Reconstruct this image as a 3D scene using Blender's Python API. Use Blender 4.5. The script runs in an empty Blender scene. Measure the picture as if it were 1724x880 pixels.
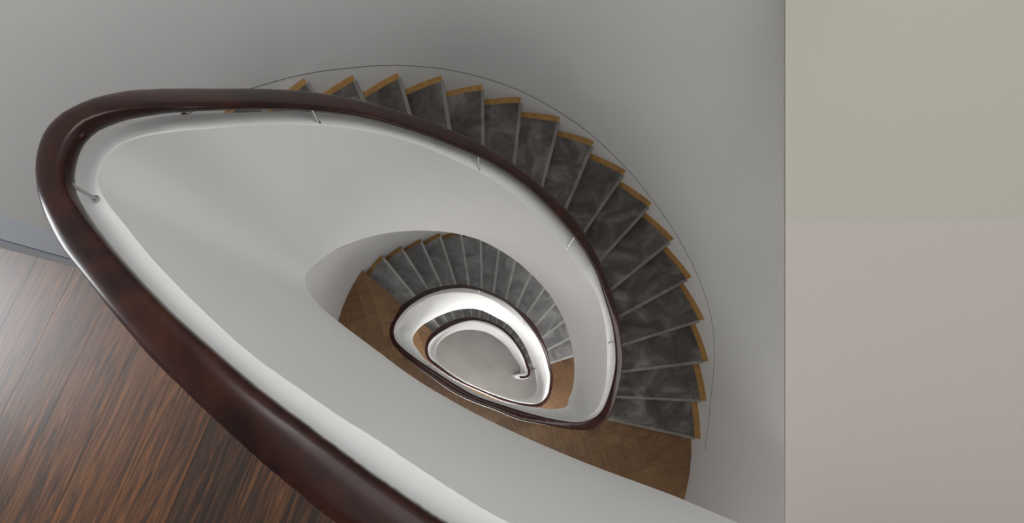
import bpy, bmesh, math, random
import numpy as np
from mathutils import Vector, Matrix
from mathutils.geometry import tessellate_polygon

S=bpy.context.scene
COL=S.collection
EYE=9.9                     # height of the eye above the ground floor

# ---------------------------------------------------------------- camera
cam_data=bpy.data.cameras.new('camera'); cam=bpy.data.objects.new('camera',cam_data); COL.objects.link(cam)
right=Vector((.98381,0,-.17918)); up=Vector((.04363,.96991,.23952)); back=right.cross(up)
M=Matrix((right,up,back)).transposed().to_4x4(); M.translation=Vector((0,0,EYE))
cam.matrix_world=M
cam_data.sensor_width=36; cam_data.lens=737/1724*36; cam_data.shift_x=200/1724
cam_data.clip_start=.02; cam_data.clip_end=100
S.camera=cam
# ---------------------------------------------------------------- light and exposure
S.view_settings.view_transform='Standard'; S.view_settings.look='None'; S.view_settings.gamma=1
S.view_settings.exposure=0.0
wd=bpy.data.worlds.new('daylight'); S.world=wd; wd.use_nodes=True
wd.node_tree.nodes['Background'].inputs[0].default_value=(1,1,.985,1)
wd.node_tree.nodes['Background'].inputs[1].default_value=1.06
def area(name,loc,target,sx,sy,power,col=(1,1,1)):
    l=bpy.data.lights.new(name,'AREA'); l.shape='RECTANGLE'; l.size=sx; l.size_y=sy; l.energy=power; l.color=col
    o=bpy.data.objects.new(name,l); COL.objects.link(o); o.location=loc
    o.rotation_euler=(Vector(target)-Vector(loc)).to_track_quat('-Z','Y').to_euler(); return o
area('overhead_fill',(-.15,.35,EYE+2.4),(-.1,.3,0),1.8,1.8,26,(1,1,.99))  # unseen overhead area light, added to brighten the inner faces of the well
area('upper_wall_fill',(-.55,.45,EYE+1.15),(-1.25,1.2,EYE-1.1),.5,.4,5,(1,1,1))  # unseen area light added to brighten the upper left wall; no fitting modelled
area('upper_window_light',(-5.6,.45,EYE+.6),(-1,.2,EYE-1.2),2.0,1.9,210,(.95,.97,1))
area('middle_down_fill',(-.35,-1.15,8.1),(-.3,-1.0,5),1.9,.6,28,(1,.98,.95))  # unseen fill below the top slab, added for the storey beneath
area('middle_side_fill',(1.35,-1.25,6.7),(-.7,.8,7.8),1.0,.8,11,(1,.99,.97))  # added fill, no lamp on the wall; lifts the face and wall opposite
area('lower_side_fill',(1.2,-1.3,4.1),(-.5,1.0,4.4),1.0,.7,28,(1,.99,.98))  # unseen fill across the well, added to brighten the middle flight
area('lower_down_fill',(-.35,-1.15,4.9),(-.2,-.9,2),1.9,.6,46,(1,.99,.97))  # soft downward fill, added to even out the lower balustrade and treads
area('lower_cross_fill',(-.75,-1.1,4.3),(.6,.5,3.4),1.5,.9,28,(1,.99,.97))  # added fill with no window behind it; brightens the lower balustrade
area('ground_down_fill',(-.35,-1.15,2.3),(-.2,-.9,0),1.9,.6,30,(1,.97,.95))  # unseen downward fill, added for the ground floor and lowest flight
area('ground_side_fill',(1.1,-1.3,1.8),(-.5,1.0,2.0),1.0,.7,16,(1,.98,.96))  # side fill added to raise the lowest flight; no wall lamp there
area('ground_cross_fill',(-.75,-1.0,1.6),(.6,.5,.9),1.5,.9,14,(1,.97,.95))  # unseen fill added above the ground floor; no entrance is built
# plan radii (metres) about the well centre, one value per degree of winding angle; drop of the rail below the eye
T0,DT=20.0,1.0
RAIL_OUT=[0.87,0.87,0.87,0.87,0.87,0.87,0.87,0.867,0.864,0.861,0.858,0.854,0.849,0.843,0.834,0.823,0.809,0.794,0.778,0.761,0.744,0.727,0.71,0.693,0.677,0.661,0.645,0.63,0.616,0.603,0.59,0.578,0.568,0.557,0.548,0.538,0.53,0.521,0.513,0.506,0.498,0.491,0.484,0.477,0.471,0.464,0.458,0.452,0.446,0.439,0.433,0.428,0.422,0.416,0.411,0.405,0.4,0.395,0.39,0.385,0.381,0.376,0.372,0.369,0.365,0.362,0.358,0.355,0.353,0.35,0.348,0.345,0.343,0.341,0.34,0.338,0.336,0.335,0.334,0.333,0.332,0.331,0.33,0.33,0.329,0.329,0.328,0.328,0.328,0.328,0.328,0.328,0.329,0.329,0.329,0.33,0.331,0.331,0.332,0.333,0.334,0.335,0.336,0.338,0.339,0.341,0.343,0.344,0.346,0.348,0.35,0.353,0.355,0.358,0.36,0.363,0.366,0.369,0.372,0.375,0.38,0.383,0.387,0.39,0.394,0.398,0.401,0.405,0.408,0.412,0.416,0.419,0.423,0.427,0.432,0.437,0.441,0.447,0.452,0.458,0.463,0.469,0.475,0.481,0.488,0.495,0.502,0.51,0.518,0.526,0.535,0.544,0.553,0.563,0.574,0.585,0.596,0.608,0.62,0.632,0.644,0.657,0.671,0.685,0.7,0.715,0.731,0.748,0.766,0.786,0.806,0.824,0.841,0.858,0.874,0.889,0.903,0.914,0.925,0.934,0.942,0.947,0.951,0.951,0.949,0.944,0.937,0.93,0.924,0.919,0.914,0.911,0.907,0.903,0.9,0.897,0.895,0.893,0.892,0.892,0.892,0.893,0.894,0.895,0.896,0.897,0.898,0.899,0.9,0.9,0.9,0.9,0.899,0.898,0.897,0.895,0.894,0.892,0.89,0.888,0.887,0.885,0.883,0.882,0.88,0.879,0.877,0.876,0.874,0.873,0.871,0.87,0.868,0.866,0.865,0.863,0.862,0.86,0.859,0.858,0.857,0.856,0.855,0.853,0.852,0.851,0.849,0.848,0.846,0.845,0.844,0.842,0.841,0.839,0.838,0.836,0.834,0.833,0.831,0.83,0.828,0.827,0.825,0.824,0.823,0.822,0.821,0.82,0.82,0.819,0.819,0.818,0.817,0.817,0.816,0.815,0.814,0.814,0.813,0.811,0.81,0.809,0.808,0.806,0.805,0.803,0.801,0.799,0.798,0.796,0.794,0.792,0.79,0.789,0.787,0.786,0.785,0.783,0.782,0.781,0.781,0.78,0.779,0.779,0.778,0.778,0.778,0.778,0.778,0.778,0.778,0.779,0.78,0.78,0.781,0.782,0.782,0.783,0.784,0.785,0.785,0.786,0.787,0.787,0.788,0.789,0.79,0.79,0.791,0.793,0.794,0.795,0.797,0.799,0.801,0.803,0.805,0.807,0.809,0.811,0.812,0.814,0.815,0.817,0.819,0.82,0.822,0.824,0.826,0.828,0.83,0.833,0.836,0.838,0.841,0.844,0.847,0.85,0.853,0.856,0.859,0.862,0.865,0.867,0.869,0.87,0.87,0.869,0.868,0.866,0.862,0.857,0.852,0.844,0.835,0.823,0.809,0.794,0.778,0.761,0.744,0.727,0.71,0.693,0.677,0.661,0.645,0.63,0.616,0.603,0.59,0.578,0.568,0.557,0.548,0.538,0.53,0.521,0.513,0.506,0.498,0.491,0.484,0.477,0.471,0.464,0.458,0.452,0.446,0.439,0.433,0.428,0.422,0.416,0.411,0.405,0.4,0.395,0.39,0.385,0.381,0.376,0.372,0.369,0.365,0.362,0.358,0.355,0.353,0.35,0.348,0.345,0.343,0.341,0.34,0.338,0.337,0.335,0.334,0.333,0.332,0.331,0.331,0.33,0.33,0.329,0.329,0.329,0.329,0.329,0.329,0.329,0.329,0.329,0.33,0.33,0.331,0.331,0.332,0.333,0.334,0.335,0.336,0.337,0.338,0.34,0.341,0.343,0.344,0.346,0.348,0.35,0.352,0.354,0.356,0.359,0.361,0.364,0.366,0.369,0.372,0.375,0.378,0.381,0.384,0.388,0.391,0.395,0.398,0.402,0.406,0.41,0.414,0.418,0.423,0.427,0.432,0.437,0.442,0.448,0.453,0.459,0.465,0.471,0.478,0.485,0.493,0.5,0.508,0.517,0.526,0.535,0.545,0.556,0.566,0.578,0.59,0.602,0.616,0.63,0.644,0.659,0.675,0.692,0.71,0.728,0.747,0.767,0.786,0.805,0.824,0.841,0.856,0.869,0.881,0.89,0.899,0.906,0.913,0.918,0.921,0.924,0.925,0.925,0.924,0.924,0.924,0.926,0.927,0.93,0.932,0.935,0.937,0.938,0.938,0.938,0.937,0.935,0.934,0.932,0.93,0.928,0.927,0.926,0.925,0.925,0.924,0.924,0.923,0.922,0.921,0.92,0.918,0.916,0.914,0.912,0.909,0.907,0.905,0.902,0.9,0.898,0.896,0.894,0.893,0.891,0.889,0.887,0.886,0.884,0.882,0.88,0.878,0.876,0.874,0.872,0.87,0.867,0.865,0.862,0.86,0.857,0.854,0.851,0.848,0.845,0.841,0.838,0.835,0.832,0.829,0.827,0.824,0.822,0.82,0.818,0.816,0.814,0.812,0.811,0.81,0.808,0.807,0.806,0.805,0.803,0.802,0.8,0.799,0.797,0.796,0.794,0.792,0.791,0.789,0.788,0.787,0.786,0.785,0.785,0.785,0.785,0.786,0.787,0.788,0.789,0.79,0.791,0.793,0.794,0.794,0.795,0.796,0.797,0.797,0.798,0.798,0.799,0.799,0.8,0.8,0.8,0.8,0.8,0.8,0.8,0.8,0.799,0.799,0.799,0.799,0.799,0.8,0.8,0.801,0.802,0.803,0.804,0.805,0.807,0.808,0.81,0.811,0.812,0.814,0.815,0.816,0.817,0.819,0.82,0.821,0.822,0.824,0.825,0.827,0.829,0.831,0.834,0.837,0.84,0.843,0.847,0.851,0.855,0.859,0.862,0.866,0.869,0.872,0.874,0.876,0.878,0.88,0.881,0.882,0.883,0.884,0.885,0.886,0.887,0.887,0.888,0.888,0.888,0.888,0.887,0.887,0.886,0.884,0.883,0.882,0.88,0.878,0.875,0.871,0.865,0.858,0.848,0.836,0.82,0.803,0.784,0.765,0.747,0.728,0.71,0.693,0.677,0.661,0.646,0.632,0.619,0.606,0.594,0.582,0.571,0.561,0.551,0.541,0.532,0.523,0.514,0.506,0.498,0.49,0.482,0.475,0.468,0.461,0.454,0.447,0.441,0.435,0.429,0.423,0.417,0.412,0.407,0.402,0.397,0.392,0.388,0.384,0.379,0.376,0.372,0.369,0.365,0.362,0.359,0.356,0.354,0.351,0.349,0.347,0.345,0.343,0.341,0.34,0.338,0.337,0.335,0.334,0.333,0.332,0.331,0.331,0.33,0.33,0.329,0.329,0.329,0.328,0.328,0.328,0.329,0.329,0.329,0.33,0.33,0.331,0.332,0.333,0.334,0.335,0.336,0.337,0.339,0.34,0.342,0.344,0.346,0.348,0.35,0.352,0.355,0.357,0.36,0.363,0.366,0.369,0.372,0.375,0.379,0.383,0.387,0.391,0.395,0.399,0.404,0.409,0.413,0.419,0.424,0.429,0.435,0.441,0.447,0.454,0.461,0.468,0.475,0.483,0.491,0.499,0.508,0.517,0.526,0.536,0.546,0.557,0.568,0.58,0.592,0.604,0.617,0.631,0.645,0.659,0.674,0.69,0.705,0.722,0.739,0.756,0.774,0.79,0.804,0.817,0.829,0.839,0.848,0.856,0.863,0.87,0.876,0.881,0.886,0.89,0.894,0.897,0.9,0.903,0.905,0.907,0.908,0.909,0.91,0.909,0.909,0.907,0.905,0.903,0.9,0.897,0.895,0.893,0.891,0.889,0.888,0.886,0.885,0.883,0.882,0.88,0.879,0.878,0.876,0.875,0.874,0.872,0.871,0.869,0.868,0.867,0.865,0.864,0.862,0.861,0.859,0.858,0.857,0.855,0.854,0.853,0.851,0.85,0.849,0.847,0.846,0.844,0.843,0.841,0.84,0.838,0.837,0.835,0.833,0.832,0.83,0.828,0.827,0.825,0.823,0.821,0.819,0.817,0.815,0.814,0.812,0.81,0.808,0.806,0.805,0.803,0.801,0.8,0.798,0.797,0.796,0.795,0.793,0.792,0.791,0.79,0.79,0.789,0.788,0.787,0.787,0.786,0.786,0.785,0.785,0.784,0.784,0.783,0.783,0.782,0.782,0.781,0.78,0.78,0.779,0.779,0.778,0.778,0.778,0.777,0.777,0.777,0.776,0.776,0.776,0.776,0.775,0.775,0.775,0.775,0.774,0.774,0.774,0.774,0.774,0.775,0.775,0.776,0.777,0.778,0.78,0.782,0.784,0.786,0.788,0.79,0.793,0.795,0.798,0.8,0.803,0.805,0.808,0.81,0.813,0.815,0.818,0.82,0.823,0.826,0.828,0.831,0.834,0.837,0.839,0.842,0.845,0.848,0.851,0.854,0.857,0.857,0.857,0.857,0.857,0.857,0.857,0.857,0.857,0.857,0.857,0.857,0.857]
RAIL_IN=[0.807,0.807,0.807,0.807,0.807,0.807,0.807,0.803,0.797,0.791,0.784,0.777,0.768,0.757,0.746,0.732,0.718,0.701,0.683,0.665,0.648,0.63,0.614,0.598,0.582,0.567,0.553,0.54,0.527,0.514,0.502,0.491,0.48,0.47,0.46,0.451,0.442,0.433,0.425,0.417,0.41,0.403,0.396,0.389,0.383,0.377,0.372,0.366,0.361,0.356,0.351,0.347,0.343,0.338,0.334,0.331,0.327,0.324,0.32,0.317,0.314,0.312,0.309,0.306,0.304,0.302,0.299,0.297,0.295,0.294,0.292,0.29,0.289,0.287,0.286,0.285,0.284,0.283,0.282,0.281,0.28,0.28,0.279,0.279,0.278,0.278,0.278,0.278,0.278,0.278,0.278,0.278,0.278,0.278,0.279,0.279,0.28,0.28,0.281,0.282,0.283,0.283,0.284,0.285,0.286,0.288,0.289,0.29,0.291,0.292,0.294,0.295,0.297,0.298,0.3,0.301,0.303,0.304,0.306,0.308,0.31,0.312,0.314,0.316,0.319,0.321,0.324,0.327,0.33,0.333,0.336,0.339,0.343,0.346,0.35,0.354,0.358,0.362,0.367,0.372,0.377,0.382,0.387,0.393,0.399,0.406,0.413,0.42,0.427,0.435,0.443,0.452,0.46,0.469,0.478,0.488,0.498,0.509,0.52,0.532,0.545,0.558,0.572,0.587,0.602,0.617,0.633,0.65,0.667,0.685,0.704,0.724,0.744,0.765,0.787,0.808,0.83,0.85,0.863,0.873,0.88,0.885,0.889,0.89,0.888,0.882,0.872,0.861,0.851,0.842,0.834,0.829,0.825,0.822,0.82,0.819,0.819,0.819,0.819,0.82,0.821,0.822,0.823,0.823,0.824,0.825,0.825,0.825,0.826,0.826,0.826,0.826,0.826,0.826,0.826,0.825,0.825,0.823,0.822,0.82,0.818,0.816,0.814,0.812,0.81,0.808,0.807,0.805,0.803,0.801,0.8,0.798,0.796,0.795,0.794,0.793,0.792,0.792,0.792,0.791,0.791,0.791,0.79,0.79,0.789,0.788,0.787,0.786,0.785,0.784,0.783,0.782,0.781,0.78,0.778,0.777,0.776,0.775,0.774,0.772,0.771,0.769,0.768,0.766,0.764,0.762,0.76,0.759,0.757,0.755,0.754,0.752,0.751,0.749,0.748,0.747,0.746,0.745,0.744,0.744,0.743,0.743,0.742,0.742,0.742,0.741,0.741,0.741,0.741,0.741,0.74,0.74,0.74,0.739,0.739,0.738,0.738,0.737,0.736,0.736,0.735,0.734,0.733,0.731,0.73,0.729,0.728,0.727,0.727,0.727,0.727,0.727,0.727,0.728,0.729,0.73,0.732,0.733,0.734,0.736,0.737,0.738,0.74,0.741,0.742,0.743,0.745,0.746,0.748,0.749,0.751,0.753,0.755,0.757,0.758,0.76,0.762,0.764,0.766,0.768,0.77,0.771,0.773,0.775,0.776,0.778,0.779,0.781,0.782,0.784,0.786,0.787,0.789,0.791,0.793,0.795,0.797,0.799,0.801,0.803,0.805,0.807,0.808,0.809,0.809,0.808,0.807,0.804,0.799,0.793,0.786,0.778,0.768,0.758,0.746,0.733,0.718,0.701,0.683,0.665,0.648,0.63,0.614,0.598,0.582,0.567,0.553,0.54,0.527,0.514,0.502,0.491,0.48,0.47,0.46,0.451,0.442,0.433,0.425,0.417,0.41,0.403,0.396,0.389,0.383,0.377,0.372,0.366,0.361,0.356,0.351,0.347,0.343,0.338,0.334,0.331,0.327,0.324,0.32,0.317,0.314,0.312,0.309,0.306,0.304,0.302,0.3,0.298,0.296,0.294,0.292,0.291,0.289,0.288,0.287,0.285,0.284,0.284,0.283,0.282,0.281,0.281,0.28,0.28,0.279,0.279,0.279,0.279,0.279,0.279,0.279,0.279,0.279,0.28,0.28,0.28,0.281,0.281,0.282,0.282,0.283,0.284,0.285,0.285,0.286,0.287,0.288,0.289,0.291,0.292,0.293,0.294,0.296,0.297,0.299,0.3,0.302,0.304,0.305,0.307,0.309,0.311,0.314,0.316,0.318,0.321,0.324,0.326,0.329,0.332,0.336,0.339,0.342,0.346,0.35,0.354,0.358,0.363,0.367,0.372,0.377,0.382,0.388,0.393,0.399,0.406,0.412,0.419,0.427,0.434,0.442,0.451,0.46,0.469,0.479,0.49,0.501,0.513,0.526,0.54,0.555,0.57,0.586,0.603,0.621,0.639,0.658,0.678,0.699,0.721,0.743,0.766,0.79,0.811,0.83,0.844,0.856,0.865,0.873,0.879,0.883,0.886,0.888,0.89,0.89,0.89,0.89,0.89,0.889,0.889,0.889,0.888,0.888,0.887,0.886,0.886,0.885,0.884,0.883,0.882,0.881,0.88,0.879,0.878,0.878,0.877,0.876,0.875,0.874,0.873,0.872,0.871,0.869,0.868,0.867,0.866,0.865,0.863,0.862,0.86,0.859,0.858,0.856,0.855,0.853,0.852,0.85,0.848,0.847,0.845,0.844,0.842,0.84,0.839,0.837,0.835,0.833,0.831,0.829,0.827,0.825,0.823,0.821,0.819,0.817,0.815,0.814,0.812,0.81,0.808,0.806,0.804,0.802,0.801,0.799,0.797,0.795,0.793,0.791,0.789,0.787,0.785,0.783,0.781,0.779,0.777,0.775,0.773,0.771,0.769,0.767,0.765,0.762,0.76,0.758,0.756,0.754,0.752,0.75,0.748,0.747,0.745,0.743,0.742,0.74,0.739,0.738,0.737,0.735,0.734,0.733,0.733,0.732,0.731,0.731,0.731,0.731,0.731,0.731,0.731,0.732,0.732,0.733,0.734,0.735,0.736,0.737,0.739,0.74,0.742,0.743,0.745,0.746,0.748,0.75,0.751,0.753,0.755,0.756,0.758,0.76,0.762,0.764,0.766,0.768,0.771,0.773,0.776,0.778,0.781,0.784,0.787,0.79,0.793,0.796,0.799,0.803,0.806,0.809,0.812,0.815,0.818,0.821,0.824,0.827,0.829,0.831,0.833,0.835,0.837,0.838,0.84,0.841,0.843,0.844,0.846,0.847,0.849,0.851,0.853,0.854,0.855,0.856,0.856,0.856,0.854,0.853,0.85,0.847,0.843,0.839,0.833,0.827,0.82,0.811,0.802,0.791,0.779,0.766,0.752,0.736,0.72,0.703,0.686,0.67,0.654,0.639,0.624,0.61,0.596,0.583,0.571,0.558,0.547,0.535,0.524,0.514,0.503,0.494,0.484,0.475,0.467,0.459,0.451,0.443,0.436,0.429,0.423,0.417,0.411,0.405,0.399,0.394,0.389,0.384,0.379,0.375,0.371,0.366,0.363,0.359,0.355,0.352,0.349,0.345,0.342,0.34,0.337,0.334,0.332,0.33,0.328,0.326,0.324,0.322,0.32,0.319,0.317,0.316,0.315,0.314,0.312,0.312,0.311,0.31,0.309,0.309,0.308,0.308,0.307,0.307,0.307,0.307,0.307,0.307,0.307,0.307,0.307,0.308,0.308,0.309,0.309,0.31,0.311,0.311,0.312,0.313,0.314,0.316,0.317,0.318,0.32,0.321,0.323,0.325,0.327,0.329,0.331,0.333,0.336,0.338,0.341,0.343,0.346,0.349,0.352,0.356,0.359,0.363,0.367,0.371,0.375,0.379,0.383,0.388,0.393,0.398,0.403,0.409,0.415,0.42,0.427,0.433,0.44,0.447,0.454,0.461,0.469,0.477,0.485,0.494,0.503,0.512,0.522,0.532,0.543,0.554,0.566,0.579,0.592,0.605,0.62,0.635,0.651,0.668,0.687,0.707,0.729,0.75,0.769,0.784,0.797,0.808,0.817,0.824,0.831,0.837,0.843,0.847,0.851,0.854,0.856,0.857,0.858,0.857,0.856,0.854,0.852,0.849,0.846,0.843,0.84,0.837,0.833,0.83,0.827,0.824,0.82,0.817,0.814,0.811,0.809,0.806,0.804,0.802,0.8,0.798,0.796,0.794,0.793,0.792,0.791,0.79,0.789,0.788,0.787,0.786,0.785,0.784,0.784,0.783,0.783,0.782,0.782,0.782,0.781,0.781,0.781,0.781,0.781,0.781,0.78,0.78,0.78,0.78,0.78,0.779,0.779,0.778,0.777,0.776,0.775,0.774,0.773,0.772,0.771,0.769,0.768,0.767,0.766,0.764,0.763,0.762,0.761,0.76,0.759,0.758,0.757,0.756,0.754,0.753,0.752,0.751,0.75,0.749,0.748,0.747,0.746,0.745,0.744,0.744,0.743,0.742,0.741,0.741,0.74,0.739,0.739,0.738,0.738,0.737,0.736,0.736,0.736,0.735,0.735,0.734,0.734,0.734,0.734,0.734,0.733,0.733,0.733,0.733,0.733,0.734,0.734,0.734,0.734,0.735,0.735,0.735,0.736,0.737,0.738,0.738,0.739,0.74,0.742,0.743,0.744,0.746,0.748,0.749,0.751,0.753,0.756,0.758,0.76,0.763,0.765,0.768,0.77,0.773,0.775,0.778,0.78,0.783,0.785,0.787,0.789,0.791,0.793,0.795,0.797,0.8,0.803,0.803,0.803,0.803,0.803,0.803,0.803,0.803,0.803,0.803,0.803,0.803,0.803,0.803,0.803]
LEDGE_IN=[0.792,0.792,0.792,0.792,0.792,0.792,0.787,0.783,0.778,0.772,0.766,0.759,0.75,0.739,0.726,0.711,0.694,0.677,0.66,0.644,0.628,0.612,0.596,0.581,0.566,0.551,0.537,0.524,0.51,0.498,0.486,0.474,0.463,0.452,0.442,0.432,0.423,0.414,0.406,0.398,0.391,0.384,0.377,0.37,0.364,0.358,0.353,0.348,0.343,0.338,0.333,0.329,0.325,0.321,0.317,0.313,0.31,0.307,0.304,0.301,0.298,0.295,0.293,0.29,0.288,0.286,0.284,0.282,0.281,0.279,0.278,0.276,0.275,0.274,0.273,0.272,0.271,0.27,0.269,0.269,0.268,0.267,0.267,0.267,0.266,0.266,0.266,0.266,0.266,0.266,0.266,0.266,0.266,0.266,0.267,0.267,0.267,0.267,0.268,0.268,0.269,0.269,0.269,0.27,0.271,0.271,0.272,0.273,0.273,0.274,0.275,0.276,0.277,0.278,0.28,0.281,0.282,0.284,0.285,0.287,0.289,0.291,0.293,0.295,0.297,0.3,0.302,0.305,0.308,0.31,0.313,0.316,0.32,0.323,0.327,0.331,0.335,0.34,0.345,0.35,0.356,0.361,0.367,0.373,0.379,0.385,0.392,0.399,0.406,0.414,0.422,0.431,0.441,0.45,0.46,0.471,0.482,0.493,0.504,0.516,0.528,0.54,0.553,0.566,0.581,0.595,0.611,0.628,0.645,0.663,0.682,0.702,0.722,0.742,0.763,0.785,0.809,0.835,0.859,0.879,0.894,0.904,0.909,0.907,0.899,0.888,0.876,0.864,0.852,0.841,0.831,0.824,0.818,0.815,0.813,0.813,0.813,0.814,0.815,0.815,0.816,0.816,0.816,0.816,0.816,0.815,0.815,0.815,0.815,0.815,0.815,0.814,0.814,0.813,0.812,0.811,0.809,0.808,0.806,0.805,0.803,0.801,0.8,0.798,0.796,0.793,0.791,0.788,0.785,0.782,0.779,0.776,0.774,0.771,0.769,0.766,0.765,0.763,0.761,0.76,0.758,0.757,0.755,0.753,0.752,0.75,0.749,0.747,0.745,0.743,0.741,0.739,0.737,0.734,0.732,0.729,0.727,0.724,0.722,0.719,0.717,0.715,0.713,0.711,0.709,0.707,0.705,0.704,0.702,0.701,0.699,0.698,0.696,0.695,0.693,0.691,0.69,0.688,0.687,0.685,0.684,0.683,0.682,0.681,0.681,0.68,0.68,0.681,0.681,0.682,0.683,0.684,0.686,0.688,0.69,0.692,0.694,0.696,0.698,0.7,0.702,0.703,0.705,0.707,0.708,0.709,0.71,0.711,0.711,0.712,0.712,0.712,0.713,0.713,0.713,0.713,0.714,0.714,0.714,0.715,0.715,0.716,0.716,0.717,0.717,0.718,0.718,0.719,0.719,0.72,0.721,0.722,0.723,0.725,0.726,0.728,0.729,0.731,0.733,0.735,0.737,0.739,0.742,0.744,0.747,0.75,0.752,0.755,0.758,0.761,0.764,0.767,0.769,0.772,0.775,0.778,0.78,0.783,0.786,0.788,0.79,0.792,0.793,0.794,0.793,0.791,0.789,0.785,0.781,0.775,0.768,0.76,0.75,0.739,0.726,0.711,0.694,0.677,0.66,0.644,0.628,0.612,0.596,0.581,0.566,0.551,0.537,0.524,0.51,0.498,0.486,0.474,0.463,0.452,0.442,0.432,0.423,0.414,0.406,0.398,0.391,0.384,0.377,0.37,0.364,0.359,0.353,0.348,0.343,0.338,0.334,0.329,0.325,0.321,0.318,0.314,0.311,0.307,0.304,0.301,0.299,0.296,0.293,0.291,0.288,0.286,0.284,0.282,0.28,0.278,0.277,0.275,0.274,0.272,0.271,0.27,0.268,0.267,0.266,0.265,0.265,0.264,0.263,0.263,0.262,0.262,0.261,0.261,0.261,0.26,0.26,0.26,0.26,0.26,0.261,0.261,0.261,0.262,0.262,0.262,0.263,0.264,0.264,0.265,0.266,0.267,0.268,0.269,0.27,0.271,0.272,0.273,0.274,0.276,0.277,0.279,0.28,0.282,0.284,0.286,0.287,0.289,0.292,0.294,0.296,0.298,0.301,0.304,0.307,0.309,0.313,0.316,0.319,0.323,0.326,0.33,0.334,0.339,0.343,0.348,0.353,0.358,0.363,0.369,0.375,0.381,0.388,0.394,0.402,0.409,0.417,0.425,0.434,0.443,0.452,0.462,0.473,0.484,0.495,0.507,0.52,0.533,0.548,0.563,0.58,0.599,0.619,0.641,0.664,0.688,0.713,0.737,0.76,0.783,0.803,0.822,0.837,0.849,0.858,0.866,0.872,0.877,0.881,0.885,0.888,0.891,0.893,0.894,0.895,0.895,0.895,0.894,0.893,0.891,0.889,0.887,0.886,0.884,0.882,0.881,0.879,0.878,0.876,0.874,0.873,0.871,0.868,0.866,0.864,0.861,0.859,0.856,0.854,0.851,0.849,0.846,0.844,0.841,0.839,0.836,0.834,0.831,0.828,0.826,0.823,0.82,0.818,0.815,0.812,0.81,0.807,0.805,0.802,0.8,0.798,0.796,0.794,0.792,0.79,0.788,0.787,0.785,0.784,0.782,0.781,0.779,0.777,0.775,0.773,0.771,0.769,0.766,0.763,0.759,0.756,0.753,0.749,0.745,0.742,0.739,0.736,0.733,0.73,0.727,0.724,0.722,0.719,0.717,0.715,0.713,0.711,0.709,0.707,0.706,0.704,0.703,0.702,0.7,0.699,0.698,0.697,0.697,0.696,0.695,0.694,0.694,0.693,0.693,0.692,0.692,0.691,0.691,0.691,0.691,0.691,0.691,0.691,0.692,0.692,0.693,0.693,0.694,0.695,0.695,0.696,0.697,0.698,0.7,0.701,0.702,0.704,0.705,0.707,0.709,0.711,0.713,0.715,0.717,0.72,0.722,0.725,0.728,0.731,0.735,0.738,0.742,0.745,0.749,0.753,0.757,0.761,0.765,0.769,0.772,0.776,0.779,0.782,0.785,0.788,0.791,0.794,0.797,0.8,0.803,0.806,0.81,0.813,0.816,0.82,0.823,0.827,0.831,0.834,0.838,0.842,0.845,0.849,0.852,0.855,0.857,0.86,0.861,0.863,0.864,0.864,0.864,0.863,0.861,0.858,0.853,0.848,0.841,0.832,0.823,0.812,0.799,0.786,0.771,0.754,0.737,0.72,0.702,0.685,0.668,0.652,0.636,0.621,0.606,0.592,0.578,0.564,0.551,0.538,0.525,0.513,0.502,0.49,0.48,0.469,0.46,0.451,0.442,0.434,0.426,0.418,0.411,0.405,0.399,0.392,0.387,0.381,0.376,0.371,0.366,0.362,0.357,0.353,0.349,0.346,0.342,0.339,0.335,0.332,0.329,0.326,0.324,0.321,0.319,0.316,0.314,0.312,0.31,0.308,0.306,0.305,0.303,0.302,0.3,0.299,0.298,0.297,0.296,0.295,0.294,0.294,0.293,0.292,0.292,0.291,0.291,0.291,0.291,0.291,0.291,0.291,0.291,0.291,0.291,0.292,0.292,0.292,0.293,0.294,0.294,0.295,0.296,0.297,0.298,0.299,0.3,0.302,0.303,0.305,0.306,0.308,0.31,0.312,0.314,0.316,0.318,0.321,0.323,0.326,0.328,0.331,0.334,0.337,0.341,0.344,0.348,0.352,0.356,0.36,0.364,0.369,0.373,0.378,0.383,0.389,0.394,0.4,0.406,0.413,0.419,0.426,0.433,0.441,0.448,0.456,0.465,0.473,0.482,0.492,0.502,0.512,0.523,0.534,0.546,0.559,0.572,0.586,0.6,0.615,0.631,0.648,0.665,0.684,0.703,0.724,0.744,0.762,0.778,0.791,0.802,0.811,0.819,0.826,0.832,0.837,0.842,0.845,0.848,0.85,0.85,0.85,0.85,0.848,0.846,0.843,0.84,0.837,0.834,0.83,0.827,0.824,0.82,0.817,0.814,0.81,0.807,0.804,0.802,0.799,0.797,0.794,0.792,0.79,0.788,0.787,0.785,0.784,0.782,0.781,0.78,0.779,0.778,0.777,0.776,0.775,0.774,0.774,0.773,0.773,0.772,0.772,0.771,0.771,0.771,0.771,0.77,0.77,0.77,0.769,0.769,0.769,0.768,0.768,0.767,0.767,0.766,0.765,0.764,0.762,0.761,0.76,0.758,0.757,0.756,0.754,0.753,0.752,0.75,0.749,0.748,0.746,0.745,0.744,0.743,0.741,0.74,0.739,0.738,0.737,0.735,0.734,0.733,0.732,0.731,0.73,0.729,0.728,0.727,0.726,0.725,0.724,0.723,0.723,0.722,0.721,0.72,0.719,0.719,0.718,0.717,0.717,0.716,0.716,0.715,0.715,0.715,0.715,0.714,0.714,0.714,0.714,0.714,0.714,0.714,0.714,0.715,0.715,0.716,0.716,0.717,0.717,0.718,0.719,0.72,0.722,0.723,0.724,0.726,0.728,0.73,0.732,0.734,0.736,0.739,0.741,0.744,0.747,0.749,0.752,0.755,0.758,0.761,0.763,0.766,0.769,0.771,0.773,0.776,0.778,0.78,0.783,0.785,0.788,0.791,0.794,0.794,0.794,0.794,0.794,0.794,0.794,0.794,0.794,0.794,0.794,0.794,0.794,0.794]
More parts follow.
